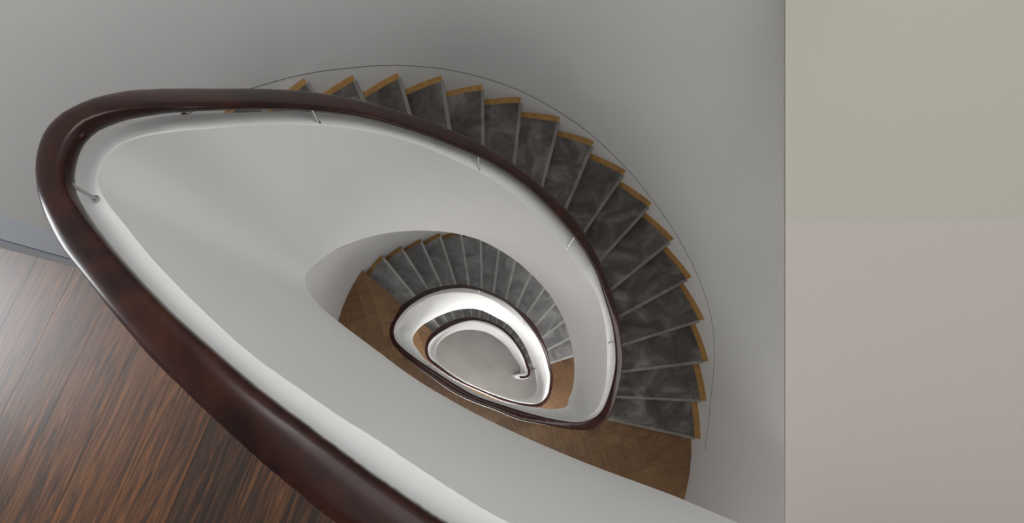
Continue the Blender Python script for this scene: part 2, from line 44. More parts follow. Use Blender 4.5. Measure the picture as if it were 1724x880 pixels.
EDGE_IN=[0.806,0.806,0.806,0.806,0.806,0.806,0.811,0.815,0.814,0.808,0.8,0.794,0.791,0.792,0.795,0.801,0.807,0.811,0.811,0.804,0.781,0.732,0.686,0.653,0.627,0.603,0.583,0.563,0.546,0.529,0.514,0.5,0.486,0.474,0.462,0.451,0.44,0.43,0.42,0.411,0.403,0.394,0.386,0.379,0.372,0.365,0.358,0.352,0.346,0.341,0.335,0.33,0.325,0.321,0.316,0.312,0.308,0.304,0.3,0.297,0.294,0.29,0.287,0.284,0.282,0.279,0.276,0.274,0.272,0.27,0.268,0.266,0.264,0.262,0.26,0.259,0.257,0.256,0.255,0.253,0.252,0.251,0.25,0.249,0.249,0.248,0.247,0.247,0.246,0.246,0.245,0.245,0.245,0.244,0.244,0.244,0.244,0.244,0.245,0.245,0.245,0.246,0.246,0.246,0.247,0.248,0.248,0.249,0.25,0.251,0.252,0.253,0.254,0.256,0.257,0.258,0.26,0.262,0.263,0.265,0.267,0.269,0.271,0.273,0.276,0.278,0.281,0.283,0.286,0.289,0.292,0.295,0.298,0.302,0.305,0.309,0.313,0.317,0.322,0.326,0.331,0.336,0.341,0.346,0.352,0.358,0.364,0.37,0.377,0.383,0.391,0.398,0.406,0.414,0.422,0.431,0.44,0.449,0.459,0.47,0.481,0.492,0.505,0.518,0.533,0.548,0.565,0.583,0.602,0.623,0.645,0.668,0.693,0.719,0.747,0.774,0.799,0.822,0.843,0.861,0.874,0.883,0.888,0.889,0.886,0.881,0.876,0.871,0.868,0.866,0.864,0.864,0.863,0.863,0.862,0.862,0.861,0.861,0.861,0.861,0.86,0.86,0.859,0.858,0.858,0.857,0.856,0.855,0.854,0.853,0.853,0.852,0.852,0.851,0.851,0.851,0.851,0.85,0.85,0.85,0.85,0.85,0.85,0.85,0.85,0.849,0.849,0.849,0.848,0.847,0.847,0.846,0.845,0.843,0.842,0.841,0.839,0.838,0.837,0.835,0.834,0.832,0.83,0.829,0.827,0.824,0.822,0.819,0.816,0.813,0.81,0.807,0.804,0.801,0.798,0.795,0.793,0.79,0.788,0.786,0.784,0.782,0.779,0.777,0.775,0.773,0.77,0.768,0.766,0.763,0.761,0.759,0.757,0.755,0.753,0.752,0.751,0.749,0.748,0.747,0.746,0.745,0.745,0.744,0.743,0.742,0.742,0.741,0.74,0.74,0.739,0.738,0.738,0.737,0.737,0.736,0.735,0.735,0.734,0.734,0.734,0.733,0.733,0.733,0.733,0.732,0.732,0.732,0.732,0.732,0.733,0.733,0.733,0.733,0.734,0.734,0.734,0.735,0.735,0.736,0.737,0.738,0.739,0.74,0.741,0.743,0.744,0.746,0.747,0.749,0.75,0.752,0.754,0.755,0.757,0.759,0.76,0.762,0.764,0.765,0.767,0.769,0.771,0.773,0.775,0.777,0.779,0.781,0.783,0.785,0.787,0.789,0.791,0.793,0.794,0.795,0.796,0.796,0.797,0.797,0.796,0.797,0.797,0.799,0.802,0.806,0.811,0.815,0.815,0.809,0.799,0.785,0.77,0.755,0.739,0.722,0.705,0.687,0.67,0.653,0.637,0.621,0.606,0.592,0.578,0.565,0.553,0.542,0.53,0.52,0.51,0.5,0.491,0.482,0.474,0.466,0.458,0.451,0.444,0.437,0.431,0.425,0.419,0.413,0.408,0.403,0.398,0.393,0.389,0.384,0.38,0.376,0.372,0.369,0.365,0.362,0.359,0.356,0.353,0.35,0.348,0.345,0.343,0.34,0.338,0.336,0.334,0.332,0.331,0.329,0.327,0.326,0.325,0.323,0.322,0.321,0.32,0.319,0.318,0.317,0.317,0.316,0.316,0.315,0.315,0.314,0.314,0.314,0.314,0.314,0.314,0.314,0.314,0.314,0.315,0.315,0.316,0.316,0.317,0.317,0.318,0.319,0.32,0.321,0.322,0.323,0.324,0.325,0.326,0.328,0.329,0.33,0.332,0.334,0.335,0.337,0.339,0.341,0.343,0.346,0.348,0.35,0.353,0.355,0.358,0.361,0.364,0.367,0.37,0.374,0.377,0.381,0.385,0.389,0.393,0.398,0.402,0.407,0.412,0.417,0.422,0.428,0.434,0.44,0.446,0.452,0.459,0.466,0.474,0.482,0.49,0.498,0.507,0.516,0.526,0.536,0.547,0.558,0.569,0.581,0.594,0.607,0.621,0.635,0.65,0.665,0.681,0.697,0.712,0.726,0.74,0.753,0.767,0.782,0.797,0.814,0.83,0.845,0.858,0.869,0.876,0.881,0.883,0.884,0.883,0.882,0.88,0.878,0.876,0.873,0.871,0.868,0.865,0.862,0.859,0.856,0.853,0.85,0.847,0.844,0.841,0.839,0.836,0.834,0.832,0.83,0.828,0.826,0.824,0.822,0.82,0.818,0.817,0.815,0.813,0.812,0.81,0.809,0.807,0.806,0.805,0.803,0.802,0.801,0.8,0.799,0.797,0.796,0.795,0.794,0.793,0.792,0.791,0.79,0.789,0.788,0.787,0.786,0.785,0.783,0.782,0.781,0.779,0.777,0.775,0.773,0.771,0.768,0.765,0.762,0.759,0.756,0.752,0.749,0.746,0.743,0.739,0.737,0.734,0.731,0.729,0.727,0.724,0.723,0.721,0.719,0.718,0.717,0.716,0.716,0.716,0.715,0.715,0.715,0.715,0.715,0.716,0.715,0.715,0.715,0.715,0.714,0.714,0.713,0.712,0.711,0.71,0.709,0.709,0.708,0.707,0.707,0.706,0.706,0.706,0.705,0.705,0.705,0.705,0.705,0.705,0.705,0.705,0.706,0.706,0.706,0.706,0.707,0.707,0.708,0.709,0.709,0.71,0.711,0.712,0.713,0.714,0.715,0.716,0.717,0.718,0.72,0.721,0.723,0.724,0.726,0.728,0.73,0.733,0.735,0.738,0.741,0.745,0.748,0.752,0.756,0.759,0.763,0.767,0.77,0.774,0.777,0.781,0.785,0.788,0.792,0.796,0.799,0.803,0.807,0.811,0.815,0.819,0.823,0.827,0.832,0.836,0.84,0.845,0.849,0.853,0.856,0.86,0.862,0.864,0.865,0.866,0.865,0.863,0.859,0.854,0.846,0.837,0.826,0.813,0.799,0.785,0.769,0.752,0.735,0.718,0.701,0.684,0.668,0.653,0.638,0.623,0.609,0.596,0.583,0.571,0.559,0.548,0.537,0.526,0.516,0.507,0.498,0.489,0.481,0.473,0.465,0.457,0.45,0.443,0.437,0.431,0.425,0.419,0.413,0.408,0.403,0.398,0.393,0.388,0.384,0.38,0.376,0.372,0.368,0.365,0.361,0.358,0.355,0.352,0.349,0.346,0.344,0.341,0.339,0.337,0.335,0.332,0.331,0.329,0.327,0.326,0.324,0.323,0.321,0.32,0.319,0.318,0.317,0.316,0.316,0.315,0.314,0.314,0.313,0.313,0.313,0.313,0.313,0.313,0.313,0.313,0.313,0.314,0.314,0.315,0.315,0.316,0.317,0.317,0.318,0.32,0.321,0.322,0.323,0.325,0.326,0.328,0.33,0.331,0.333,0.336,0.338,0.34,0.342,0.345,0.348,0.35,0.353,0.357,0.36,0.363,0.367,0.371,0.374,0.378,0.383,0.387,0.392,0.397,0.402,0.407,0.413,0.418,0.425,0.431,0.437,0.444,0.452,0.459,0.467,0.475,0.484,0.493,0.502,0.512,0.522,0.533,0.544,0.556,0.568,0.581,0.595,0.609,0.623,0.638,0.653,0.668,0.682,0.697,0.71,0.724,0.737,0.749,0.76,0.771,0.781,0.79,0.799,0.806,0.813,0.818,0.823,0.827,0.831,0.834,0.837,0.84,0.842,0.844,0.845,0.846,0.847,0.847,0.847,0.847,0.847,0.847,0.846,0.846,0.844,0.843,0.841,0.839,0.837,0.835,0.832,0.83,0.827,0.825,0.822,0.82,0.817,0.815,0.812,0.81,0.808,0.805,0.803,0.8,0.798,0.795,0.792,0.79,0.787,0.784,0.781,0.778,0.775,0.772,0.769,0.766,0.764,0.761,0.758,0.755,0.753,0.75,0.747,0.745,0.742,0.739,0.737,0.735,0.732,0.73,0.728,0.726,0.725,0.723,0.721,0.72,0.719,0.718,0.717,0.715,0.714,0.713,0.712,0.711,0.71,0.708,0.707,0.705,0.704,0.702,0.7,0.699,0.697,0.695,0.694,0.692,0.69,0.689,0.687,0.686,0.685,0.683,0.682,0.681,0.68,0.679,0.679,0.678,0.678,0.677,0.677,0.677,0.677,0.677,0.677,0.677,0.677,0.678,0.678,0.679,0.679,0.68,0.681,0.681,0.682,0.683,0.684,0.685,0.686,0.686,0.687,0.688,0.689,0.69,0.691,0.692,0.693,0.694,0.695,0.696,0.698,0.699,0.701,0.703,0.705,0.707,0.709,0.712,0.714,0.717,0.72,0.724,0.727,0.731,0.734,0.738,0.742,0.747,0.751,0.756,0.761,0.766,0.771,0.777,0.783,0.79,0.792,0.792,0.792,0.792,0.792,0.792,0.792,0.792,0.792,0.792,0.792,0.792,0.792,0.792,0.792]
RAIL_DROP=[0.574,0.574,0.574,0.574,0.574,0.574,0.574,0.574,0.574,0.574,0.574,0.574,0.574,0.574,0.574,0.574,0.574,0.574,0.574,0.574,0.574,0.574,0.574,0.574,0.574,0.574,0.574,0.574,0.574,0.574,0.574,0.574,0.574,0.574,0.574,0.574,0.574,0.574,0.574,0.574,0.574,0.574,0.574,0.574,0.574,0.574,0.574,0.574,0.574,0.574,0.574,0.574,0.574,0.574,0.574,0.574,0.574,0.574,0.574,0.574,0.574,0.574,0.574,0.574,0.574,0.574,0.574,0.574,0.574,0.574,0.574,0.574,0.574,0.574,0.574,0.574,0.574,0.574,0.574,0.574,0.574,0.574,0.574,0.574,0.574,0.574,0.574,0.574,0.574,0.574,0.574,0.574,0.574,0.574,0.574,0.574,0.574,0.574,0.574,0.574,0.574,0.574,0.574,0.574,0.574,0.574,0.574,0.574,0.574,0.574,0.574,0.574,0.574,0.574,0.574,0.574,0.574,0.574,0.574,0.574,0.574,0.574,0.574,0.574,0.574,0.574,0.574,0.574,0.574,0.574,0.574,0.574,0.574,0.574,0.574,0.574,0.574,0.574,0.574,0.574,0.574,0.574,0.574,0.574,0.574,0.574,0.574,0.574,0.574,0.574,0.574,0.574,0.574,0.574,0.574,0.574,0.574,0.574,0.574,0.574,0.574,0.574,0.574,0.574,0.574,0.574,0.574,0.574,0.574,0.574,0.574,0.574,0.574,0.574,0.574,0.574,0.574,0.574,0.574,0.574,0.575,0.575,0.576,0.577,0.579,0.581,0.585,0.59,0.597,0.607,0.618,0.631,0.646,0.663,0.679,0.697,0.715,0.733,0.752,0.771,0.79,0.809,0.828,0.847,0.867,0.886,0.906,0.925,0.945,0.964,0.984,1.004,1.023,1.043,1.063,1.082,1.102,1.122,1.142,1.161,1.181,1.201,1.221,1.241,1.26,1.28,1.3,1.319,1.339,1.359,1.378,1.398,1.418,1.437,1.457,1.476,1.496,1.515,1.534,1.554,1.573,1.592,1.611,1.63,1.65,1.669,1.688,1.706,1.725,1.744,1.763,1.782,1.8,1.819,1.837,1.856,1.874,1.892,1.911,1.929,1.947,1.965,1.983,2.001,2.019,2.037,2.054,2.072,2.089,2.107,2.124,2.142,2.159,2.176,2.193,2.21,2.227,2.244,2.261,2.278,2.294,2.311,2.327,2.344,2.36,2.377,2.393,2.409,2.425,2.441,2.457,2.473,2.489,2.505,2.521,2.536,2.552,2.567,2.583,2.598,2.614,2.629,2.644,2.66,2.675,2.69,2.705,2.72,2.735,2.75,2.765,2.78,2.795,2.81,2.824,2.839,2.854,2.869,2.883,2.898,2.913,2.927,2.942,2.956,2.971,2.986,3.,3.015,3.029,3.044,3.058,3.073,3.088,3.102,3.117,3.132,3.146,3.161,3.176,3.19,3.205,3.22,3.235,3.25,3.265,3.28,3.295,3.31,3.325,3.34,3.355,3.37,3.385,3.4,3.415,3.431,3.446,3.461,3.476,3.491,3.506,3.521,3.535,3.55,3.564,3.578,3.592,3.605,3.618,3.63,3.641,3.651,3.66,3.669,3.677,3.685,3.692,3.698,3.704,3.71,3.715,3.719,3.723,3.726,3.729,3.732,3.734,3.736,3.738,3.74,3.741,3.742,3.743,3.744,3.745,3.746,3.746,3.747,3.747,3.748,3.748,3.748,3.749,3.749,3.749,3.749,3.749,3.749,3.749,3.749,3.75,3.75,3.75,3.75,3.75,3.75,3.75,3.75,3.75,3.75,3.75,3.75,3.75,3.75,3.75,3.75,3.75,3.75,3.75,3.75,3.75,3.75,3.75,3.75,3.75,3.75,3.75,3.75,3.75,3.75,3.75,3.75,3.75,3.75,3.75,3.75,3.75,3.75,3.75,3.75,3.75,3.75,3.75,3.75,3.75,3.75,3.75,3.75,3.75,3.75,3.75,3.75,3.75,3.75,3.75,3.75,3.75,3.75,3.75,3.75,3.75,3.75,3.75,3.75,3.75,3.75,3.75,3.75,3.75,3.75,3.75,3.75,3.75,3.75,3.75,3.75,3.75,3.75,3.75,3.75,3.75,3.75,3.75,3.75,3.75,3.75,3.75,3.75,3.75,3.75,3.75,3.75,3.75,3.75,3.75,3.75,3.75,3.75,3.75,3.75,3.75,3.75,3.75,3.75,3.75,3.75,3.75,3.75,3.75,3.75,3.75,3.75,3.75,3.75,3.75,3.75,3.751,3.751,3.751,3.751,3.751,3.752,3.752,3.753,3.753,3.754,3.755,3.756,3.758,3.759,3.762,3.764,3.767,3.771,3.776,3.781,3.787,3.795,3.803,3.812,3.823,3.834,3.847,3.86,3.874,3.888,3.903,3.919,3.935,3.952,3.969,3.987,4.005,4.023,4.041,4.06,4.079,4.098,4.116,4.136,4.155,4.174,4.193,4.212,4.232,4.251,4.271,4.29,4.309,4.329,4.348,4.368,4.387,4.407,4.426,4.445,4.465,4.484,4.504,4.523,4.542,4.562,4.581,4.6,4.619,4.639,4.658,4.677,4.696,4.715,4.734,4.753,4.772,4.791,4.809,4.828,4.847,4.865,4.884,4.902,4.921,4.939,4.958,4.976,4.994,5.012,5.03,5.048,5.066,5.084,5.102,5.12,5.138,5.155,5.173,5.19,5.208,5.225,5.242,5.26,5.277,5.294,5.311,5.328,5.345,5.361,5.378,5.395,5.411,5.428,5.444,5.46,5.477,5.493,5.509,5.525,5.541,5.557,5.573,5.589,5.605,5.62,5.636,5.651,5.667,5.682,5.698,5.713,5.728,5.743,5.758,5.773,5.788,5.803,5.818,5.833,5.848,5.862,5.877,5.892,5.906,5.921,5.935,5.949,5.964,5.978,5.992,6.006,6.02,6.034,6.047,6.061,6.074,6.088,6.101,6.114,6.127,6.14,6.152,6.164,6.176,6.188,6.199,6.21,6.221,6.231,6.241,6.251,6.26,6.268,6.276,6.284,6.291,6.298,6.304,6.309,6.315,6.319,6.324,6.327,6.331,6.334,6.337,6.339,6.341,6.343,6.345,6.347,6.348,6.349,6.35,6.351,6.352,6.352,6.353,6.353,6.354,6.354,6.355,6.355,6.355,6.355,6.355,6.355,6.356,6.356,6.356,6.356,6.356,6.356,6.356,6.356,6.356,6.356,6.356,6.356,6.356,6.356,6.356,6.356,6.356,6.356,6.356,6.356,6.356,6.356,6.356,6.356,6.356,6.356,6.356,6.356,6.356,6.356,6.356,6.356,6.356,6.356,6.356,6.356,6.356,6.356,6.356,6.356,6.356,6.356,6.356,6.356,6.356,6.356,6.356,6.356,6.356,6.356,6.356,6.356,6.356,6.356,6.356,6.356,6.356,6.356,6.356,6.356,6.356,6.356,6.356,6.356,6.356,6.356,6.356,6.356,6.356,6.356,6.356,6.356,6.356,6.356,6.356,6.356,6.356,6.356,6.356,6.356,6.356,6.356,6.356,6.356,6.356,6.356,6.356,6.356,6.356,6.356,6.356,6.356,6.356,6.356,6.356,6.356,6.356,6.356,6.356,6.356,6.356,6.356,6.356,6.356,6.356,6.356,6.356,6.356,6.356,6.356,6.356,6.356,6.356,6.356,6.356,6.356,6.356,6.356,6.356,6.356,6.356,6.356,6.356,6.356,6.356,6.356,6.356,6.356,6.356,6.356,6.356,6.356,6.356,6.356,6.356,6.356,6.356,6.356,6.356,6.356,6.356,6.356,6.356,6.356,6.356,6.356,6.356,6.356,6.356,6.357,6.357,6.357,6.357,6.357,6.357,6.357,6.358,6.358,6.358,6.359,6.359,6.36,6.361,6.362,6.364,6.366,6.368,6.37,6.374,6.377,6.382,6.387,6.394,6.401,6.409,6.419,6.429,6.44,6.453,6.466,6.48,6.494,6.51,6.525,6.542,6.558,6.576,6.593,6.611,6.629,6.648,6.666,6.685,6.704,6.723,6.742,6.761,6.78,6.799,6.819,6.838,6.857,6.877,6.896,6.916,6.935,6.955,6.974,6.993,7.013,7.032,7.052,7.071,7.091,7.11,7.129,7.149,7.168,7.187,7.206,7.226,7.245,7.264,7.283,7.302,7.321,7.34,7.359,7.378,7.397,7.416,7.434,7.453,7.472,7.49,7.509,7.527,7.546,7.564,7.582,7.6,7.619,7.637,7.655,7.673,7.691,7.708,7.726,7.744,7.762,7.779,7.797,7.814,7.831,7.849,7.866,7.883,7.9,7.917,7.934,7.951,7.968,7.984,8.001,8.017,8.034,8.05,8.067,8.083,8.099,8.115,8.131,8.147,8.163,8.179,8.195,8.211,8.227,8.242,8.258,8.273,8.289,8.304,8.319,8.335,8.35,8.365,8.38,8.395,8.41,8.425,8.44,8.455,8.47,8.484,8.499,8.514,8.528,8.543,8.558,8.572,8.587,8.601,8.615,8.63,8.644,8.658,8.672,8.687,8.701,8.715,8.729,8.742,8.756,8.77,8.783,8.796,8.809,8.822,8.834,8.846,8.858,8.869,8.879,8.889,8.898,8.907,8.914,8.921,8.928,8.933,8.938,8.942,8.946,8.949,8.951,8.953,8.955]
EDGE_DROP=[1.757,1.753,1.749,1.745,1.741,1.738,1.736,1.733,1.731,1.729,1.727,1.726,1.725,1.724,1.723,1.722,1.721,1.721,1.72,1.72,1.72,1.719,1.719,1.719,1.719,1.718,1.718,1.718,1.718,1.718,1.718,1.718,1.718,1.718,1.718,1.718,1.718,1.718,1.718,1.718,1.718,1.718,1.718,1.718,1.718,1.718,1.718,1.718,1.718,1.718,1.718,1.718,1.718,1.718,1.718,1.718,1.718,1.718,1.718,1.718,1.718,1.718,1.718,1.718,1.718,1.718,1.718,1.718,1.718,1.718,1.718,1.718,1.718,1.718,1.718,1.718,1.718,1.718,1.718,1.718,1.718,1.718,1.718,1.718,1.718,1.718,1.718,1.718,1.718,1.718,1.718,1.718,1.718,1.718,1.718,1.718,1.718,1.718,1.718,1.718,1.718,1.718,1.718,1.718,1.718,1.718,1.717,1.717,1.717,1.717,1.717,1.717,1.717,1.717,1.717,1.718,1.718,1.718,1.718,1.718,1.718,1.718,1.718,1.718,1.718,1.718,1.718,1.718,1.718,1.718,1.718,1.718,1.717,1.717,1.717,1.717,1.717,1.717,1.717,1.717,1.717,1.717,1.717,1.717,1.717,1.717,1.717,1.717,1.717,1.717,1.717,1.717,1.717,1.717,1.716,1.716,1.716,1.716,1.715,1.715,1.714,1.714,1.713,1.712,1.711,1.71,1.709,1.708,1.707,1.706,1.704,1.703,1.701,1.699,1.698,1.696,1.694,1.693,1.691,1.689,1.688,1.687,1.687,1.687,1.688,1.69,1.694,1.699,1.706,1.716,1.728,1.742,1.759,1.776,1.794,1.813,1.832,1.852,1.872,1.893,1.913,1.935,1.956,1.978,2.,2.022,2.045,2.068,2.091,2.115,2.139,2.163,2.187,2.212,2.236,2.261,2.286,2.311,2.336,2.361,2.386,2.41,2.435,2.46,2.484,2.508,2.532,2.555,2.579,2.602,2.625,2.647,2.67,2.692,2.714,2.735,2.757,2.778,2.799,2.82,2.84,2.86,2.881,2.901,2.92,2.94,2.96,2.979,2.998,3.017,3.036,3.055,3.074,3.093,3.112,3.13,3.149,3.167,3.185,3.204,3.222,3.24,3.258,3.276,3.294,3.311,3.329,3.347,3.364,3.382,3.399,3.417,3.434,3.451,3.468,3.485,3.502,3.519,3.536,3.553,3.569,3.586,3.602,3.619,3.635,3.652,3.668,3.684,3.7,3.716,3.732,3.748,3.764,3.78,3.796,3.811,3.827,3.842,3.858,3.873,3.889,3.904,3.919,3.935,3.95,3.965,3.98,3.995,4.01,4.025,4.04,4.055,4.07,4.084,4.099,4.114,4.129,4.143,4.158,4.173,4.187,4.202,4.216,4.231,4.245,4.26,4.274,4.288,4.303,4.317,4.331,4.346,4.36,4.374,4.388,4.402,4.416,4.43,4.443,4.457,4.47,4.483,4.496,4.509,4.522,4.534,4.546,4.557,4.569,4.579,4.59,4.6,4.611,4.621,4.63,4.64,4.65,4.659,4.669,4.679,4.689,4.7,4.71,4.721,4.732,4.743,4.753,4.764,4.775,4.785,4.794,4.803,4.811,4.819,4.826,4.833,4.84,4.845,4.851,4.856,4.86,4.864,4.868,4.871,4.874,4.877,4.879,4.881,4.882,4.884,4.885,4.886,4.887,4.888,4.889,4.89,4.89,4.891,4.891,4.891,4.892,4.892,4.892,4.893,4.893,4.893,4.893,4.893,4.893,4.893,4.893,4.893,4.893,4.893,4.894,4.894,4.894,4.894,4.894,4.894,4.894,4.894,4.894,4.894,4.894,4.894,4.894,4.894,4.894,4.894,4.894,4.894,4.894,4.894,4.894,4.894,4.894,4.894,4.894,4.894,4.894,4.894,4.894,4.894,4.894,4.894,4.894,4.894,4.894,4.894,4.894,4.894,4.894,4.894,4.894,4.894,4.894,4.894,4.894,4.894,4.894,4.894,4.894,4.894,4.894,4.894,4.894,4.894,4.894,4.894,4.894,4.894,4.894,4.894,4.894,4.894,4.894,4.894,4.894,4.894,4.894,4.894,4.894,4.894,4.894,4.894,4.894,4.894,4.894,4.894,4.894,4.894,4.894,4.894,4.894,4.894,4.894,4.894,4.894,4.894,4.894,4.894,4.894,4.894,4.894,4.894,4.894,4.894,4.894,4.894,4.894,4.894,4.894,4.894,4.894,4.894,4.894,4.894,4.894,4.895,4.895,4.895,4.895,4.895,4.896,4.896,4.897,4.897,4.898,4.899,4.9,4.901,4.902,4.904,4.905,4.908,4.91,4.913,4.917,4.921,4.926,4.932,4.939,4.946,4.955,4.965,4.976,4.988,5.002,5.016,5.032,5.049,5.067,5.086,5.104,5.123,5.143,5.163,5.183,5.203,5.224,5.244,5.264,5.285,5.305,5.325,5.345,5.365,5.385,5.405,5.425,5.445,5.465,5.485,5.504,5.524,5.544,5.564,5.583,5.603,5.622,5.642,5.662,5.681,5.701,5.72,5.74,5.759,5.778,5.798,5.817,5.836,5.856,5.875,5.894,5.913,5.933,5.952,5.971,5.99,6.009,6.028,6.047,6.065,6.084,6.103,6.122,6.14,6.159,6.177,6.196,6.214,6.233,6.251,6.269,6.287,6.305,6.323,6.341,6.359,6.377,6.395,6.413,6.43,6.448,6.465,6.483,6.5,6.517,6.535,6.552,6.569,6.586,6.603,6.62,6.636,6.653,6.67,6.686,6.703,6.719,6.735,6.752,6.768,6.784,6.8,6.816,6.832,6.848,6.864,6.88,6.895,6.911,6.926,6.942,6.957,6.973,6.988,7.003,7.018,7.033,7.048,7.063,7.078,7.093,7.108,7.123,7.137,7.152,7.167,7.181,7.196,7.21,7.224,7.238,7.253,7.267,7.281,7.295,7.308,7.322,7.336,7.349,7.362,7.375,7.388,7.401,7.413,7.426,7.438,7.449,7.461,7.472,7.482,7.492,7.502,7.511,7.52,7.528,7.535,7.542,7.547,7.553,7.557,7.561,7.564,7.566,7.567,7.567,7.567,7.566,7.565,7.562,7.56,7.556,7.553,7.549,7.545,7.541,7.537,7.534,7.53,7.527,7.524,7.521,7.518,7.516,7.514,7.512,7.51,7.509,7.507,7.506,7.505,7.505,7.504,7.503,7.503,7.502,7.502,7.502,7.501,7.501,7.501,7.501,7.501,7.501,7.501,7.5,7.5,7.5,7.5,7.5,7.5,7.5,7.5,7.5,7.5,7.5,7.5,7.5,7.5,7.5,7.5,7.5,7.5,7.5,7.5,7.5,7.5,7.5,7.5,7.5,7.5,7.5,7.5,7.5,7.5,7.5,7.5,7.5,7.5,7.5,7.5,7.5,7.5,7.5,7.5,7.5,7.5,7.5,7.5,7.5,7.5,7.5,7.5,7.5,7.5,7.5,7.5,7.5,7.5,7.5,7.5,7.5,7.5,7.5,7.5,7.5,7.5,7.5,7.5,7.5,7.5,7.5,7.5,7.5,7.5,7.5,7.5,7.5,7.5,7.5,7.5,7.5,7.5,7.5,7.5,7.5,7.5,7.5,7.5,7.5,7.5,7.5,7.5,7.5,7.5,7.5,7.5,7.5,7.5,7.5,7.5,7.5,7.5,7.5,7.5,7.5,7.5,7.5,7.5,7.5,7.5,7.5,7.5,7.5,7.5,7.5,7.5,7.5,7.5,7.5,7.5,7.5,7.5,7.5,7.5,7.5,7.5,7.5,7.5,7.5,7.5,7.5,7.5,7.501,7.501,7.501,7.501,7.501,7.501,7.501,7.502,7.502,7.502,7.503,7.503,7.504,7.505,7.506,7.507,7.508,7.51,7.512,7.514,7.517,7.52,7.523,7.527,7.532,7.538,7.545,7.552,7.561,7.571,7.582,7.594,7.608,7.623,7.638,7.655,7.673,7.692,7.71,7.73,7.749,7.769,7.789,7.809,7.83,7.85,7.87,7.891,7.911,7.931,7.951,7.971,7.991,8.011,8.031,8.051,8.071,8.091,8.111,8.13,8.15,8.17,8.189,8.209,8.229,8.248,8.268,8.287,8.307,8.326,8.346,8.365,8.385,8.404,8.423,8.443,8.462,8.481,8.501,8.52,8.539,8.558,8.577,8.596,8.615,8.634,8.653,8.672,8.691,8.709,8.728,8.747,8.765,8.784,8.802,8.821,8.839,8.857,8.875,8.894,8.912,8.93,8.948,8.966,8.983,9.001,9.019,9.037,9.054,9.072,9.089,9.106,9.124,9.141,9.158,9.175,9.192,9.209,9.226,9.243,9.259,9.276,9.292,9.309,9.325,9.342,9.358,9.374,9.39,9.406,9.422,9.438,9.454,9.47,9.486,9.502,9.517,9.533,9.548,9.564,9.579,9.594,9.61,9.625,9.64,9.655,9.67,9.685,9.7,9.715,9.73,9.745,9.759,9.774,9.789,9.803,9.818,9.832,9.847,9.861,9.876,9.89,9.904,9.919,9.933,9.947,9.961,9.975,9.989,10.003,10.016,10.03,10.043,10.056,10.069,10.082,10.094,10.106,10.117,10.128,10.138,10.148,10.157,10.165,10.172,10.178,10.183,10.187,10.19,10.192,10.193,10.193,10.192,10.191,10.188,10.185]
WALL_R=[[-180.0,1.66],[-162.6,1.7],[-142.7,1.725],[-133.8,1.735],[-125.0,1.73],[-116.0,1.73],[-108.0,1.755],[-99.5,1.775],[-91.0,1.782],[-82.5,1.79],[-73.5,1.777],[-64.0,1.763],[-54.4,1.747],[-44.2,1.73],[-34.0,1.724],[-23.5,1.733],[-12.8,1.75],[-1.6,1.772],[9.0,1.808],[19.2,1.872],[35.0,1.994],[60.0,2.25]]
RISERS_TOP=[(1.237,0.432,0.9788,0.2048),(1.284,0.217,0.9993,0.0387),(1.297,-0.010,0.9924,-0.1227),(1.271,-0.235,0.9557,-0.2944),(1.209,-0.458,0.8855,-0.4647),(1.133,-0.672,0.7926,-0.6097),(1.013,-0.868,0.6946,-0.7194),(0.872,-1.056,0.5981,-0.8014),(0.711,-1.192,0.4346,-0.9006),(0.529,-1.321,0.3033,-0.9529),(0.324,-1.427,0.1604,-0.9871),(0.111,-1.495,0.0423,-0.9991),(-0.105,-1.530,-0.0992,-0.9951),(-0.338,-1.550,-0.2339,-0.9723),(-0.538,-1.426,-0.3527,-0.9357),(-0.721,-1.325,-0.5197,-0.8544),(-0.824,-1.058,-0.6202,-0.7845),(-0.997,-0.896,-0.7507,-0.6607)]
RISERS_LOW=[(1.140,-0.128,0.9537,-0.3008),(1.068,-0.313,0.8944,-0.4474),(0.987,-0.479,0.8060,-0.5920),(0.882,-0.643,0.6927,-0.7212),(0.752,-0.784,0.5912,-0.8065),(0.610,-0.887,0.4433,-0.8964),(0.456,-0.970,0.2889,-0.9574),(0.289,-1.039,0.1712,-0.9852),(0.130,-1.077,0.0277,-0.9996),(-0.034,-1.079,-0.1081,-0.9941),(-0.198,-1.055,-0.2635,-0.9647),(-0.365,-1.014,-0.3818,-0.9242),(-0.513,-0.946,-0.5197,-0.8544),(-0.653,-0.842,-0.6202,-0.7845),(-0.771,-0.698,-0.7507,-0.6607)]
# ---------------------------------------------------------------- helpers
rnd=random.Random(7)
CX,CY=.15,-.05              # well centre in plan (plan y runs towards the camera side, world y = -plan y)
RISE=.847*3.75/18; RISE2=.695*3.75/15
N=len(RAIL_OUT)
TH=[T0+DT*i for i in range(N)]
def P(x,y,d): return Vector((x,-y,EYE-d))
def polar(th,r,d):
    a=math.radians(th); return P(CX+r*math.cos(a),CY+r*math.sin(a),d)
def lut(tab,th): return float(np.interp(th,TH,tab))
def wall_r(th):
    th=(th+180)%360-180
    return float(np.interp(th,[w[0] for w in WALL_R],[w[1] for w in WALL_R]))
def obj(name,verts,faces,mat,parent=None,smooth=False,kind=None,bevel=0):
    me=bpy.data.meshes.new(name); me.from_pydata([tuple(v) for v in verts],[],faces); me.materials.append(mat)
    bm=bmesh.new(); bm.from_mesh(me); bmesh.ops.recalc_face_normals(bm,faces=bm.faces)
    if bevel: bmesh.ops.bevel(bm,geom=list(bm.edges),offset=bevel,segments=2,affect='EDGES',clamp_overlap=True)
    bm.to_mesh(me); bm.free()
    if smooth: me.polygons.foreach_set('use_smooth',[True]*len(me.polygons))
    o=bpy.data.objects.new(name,me); COL.objects.link(o)
    if parent: o.parent=parent
    if kind: o['kind']=kind
    return o
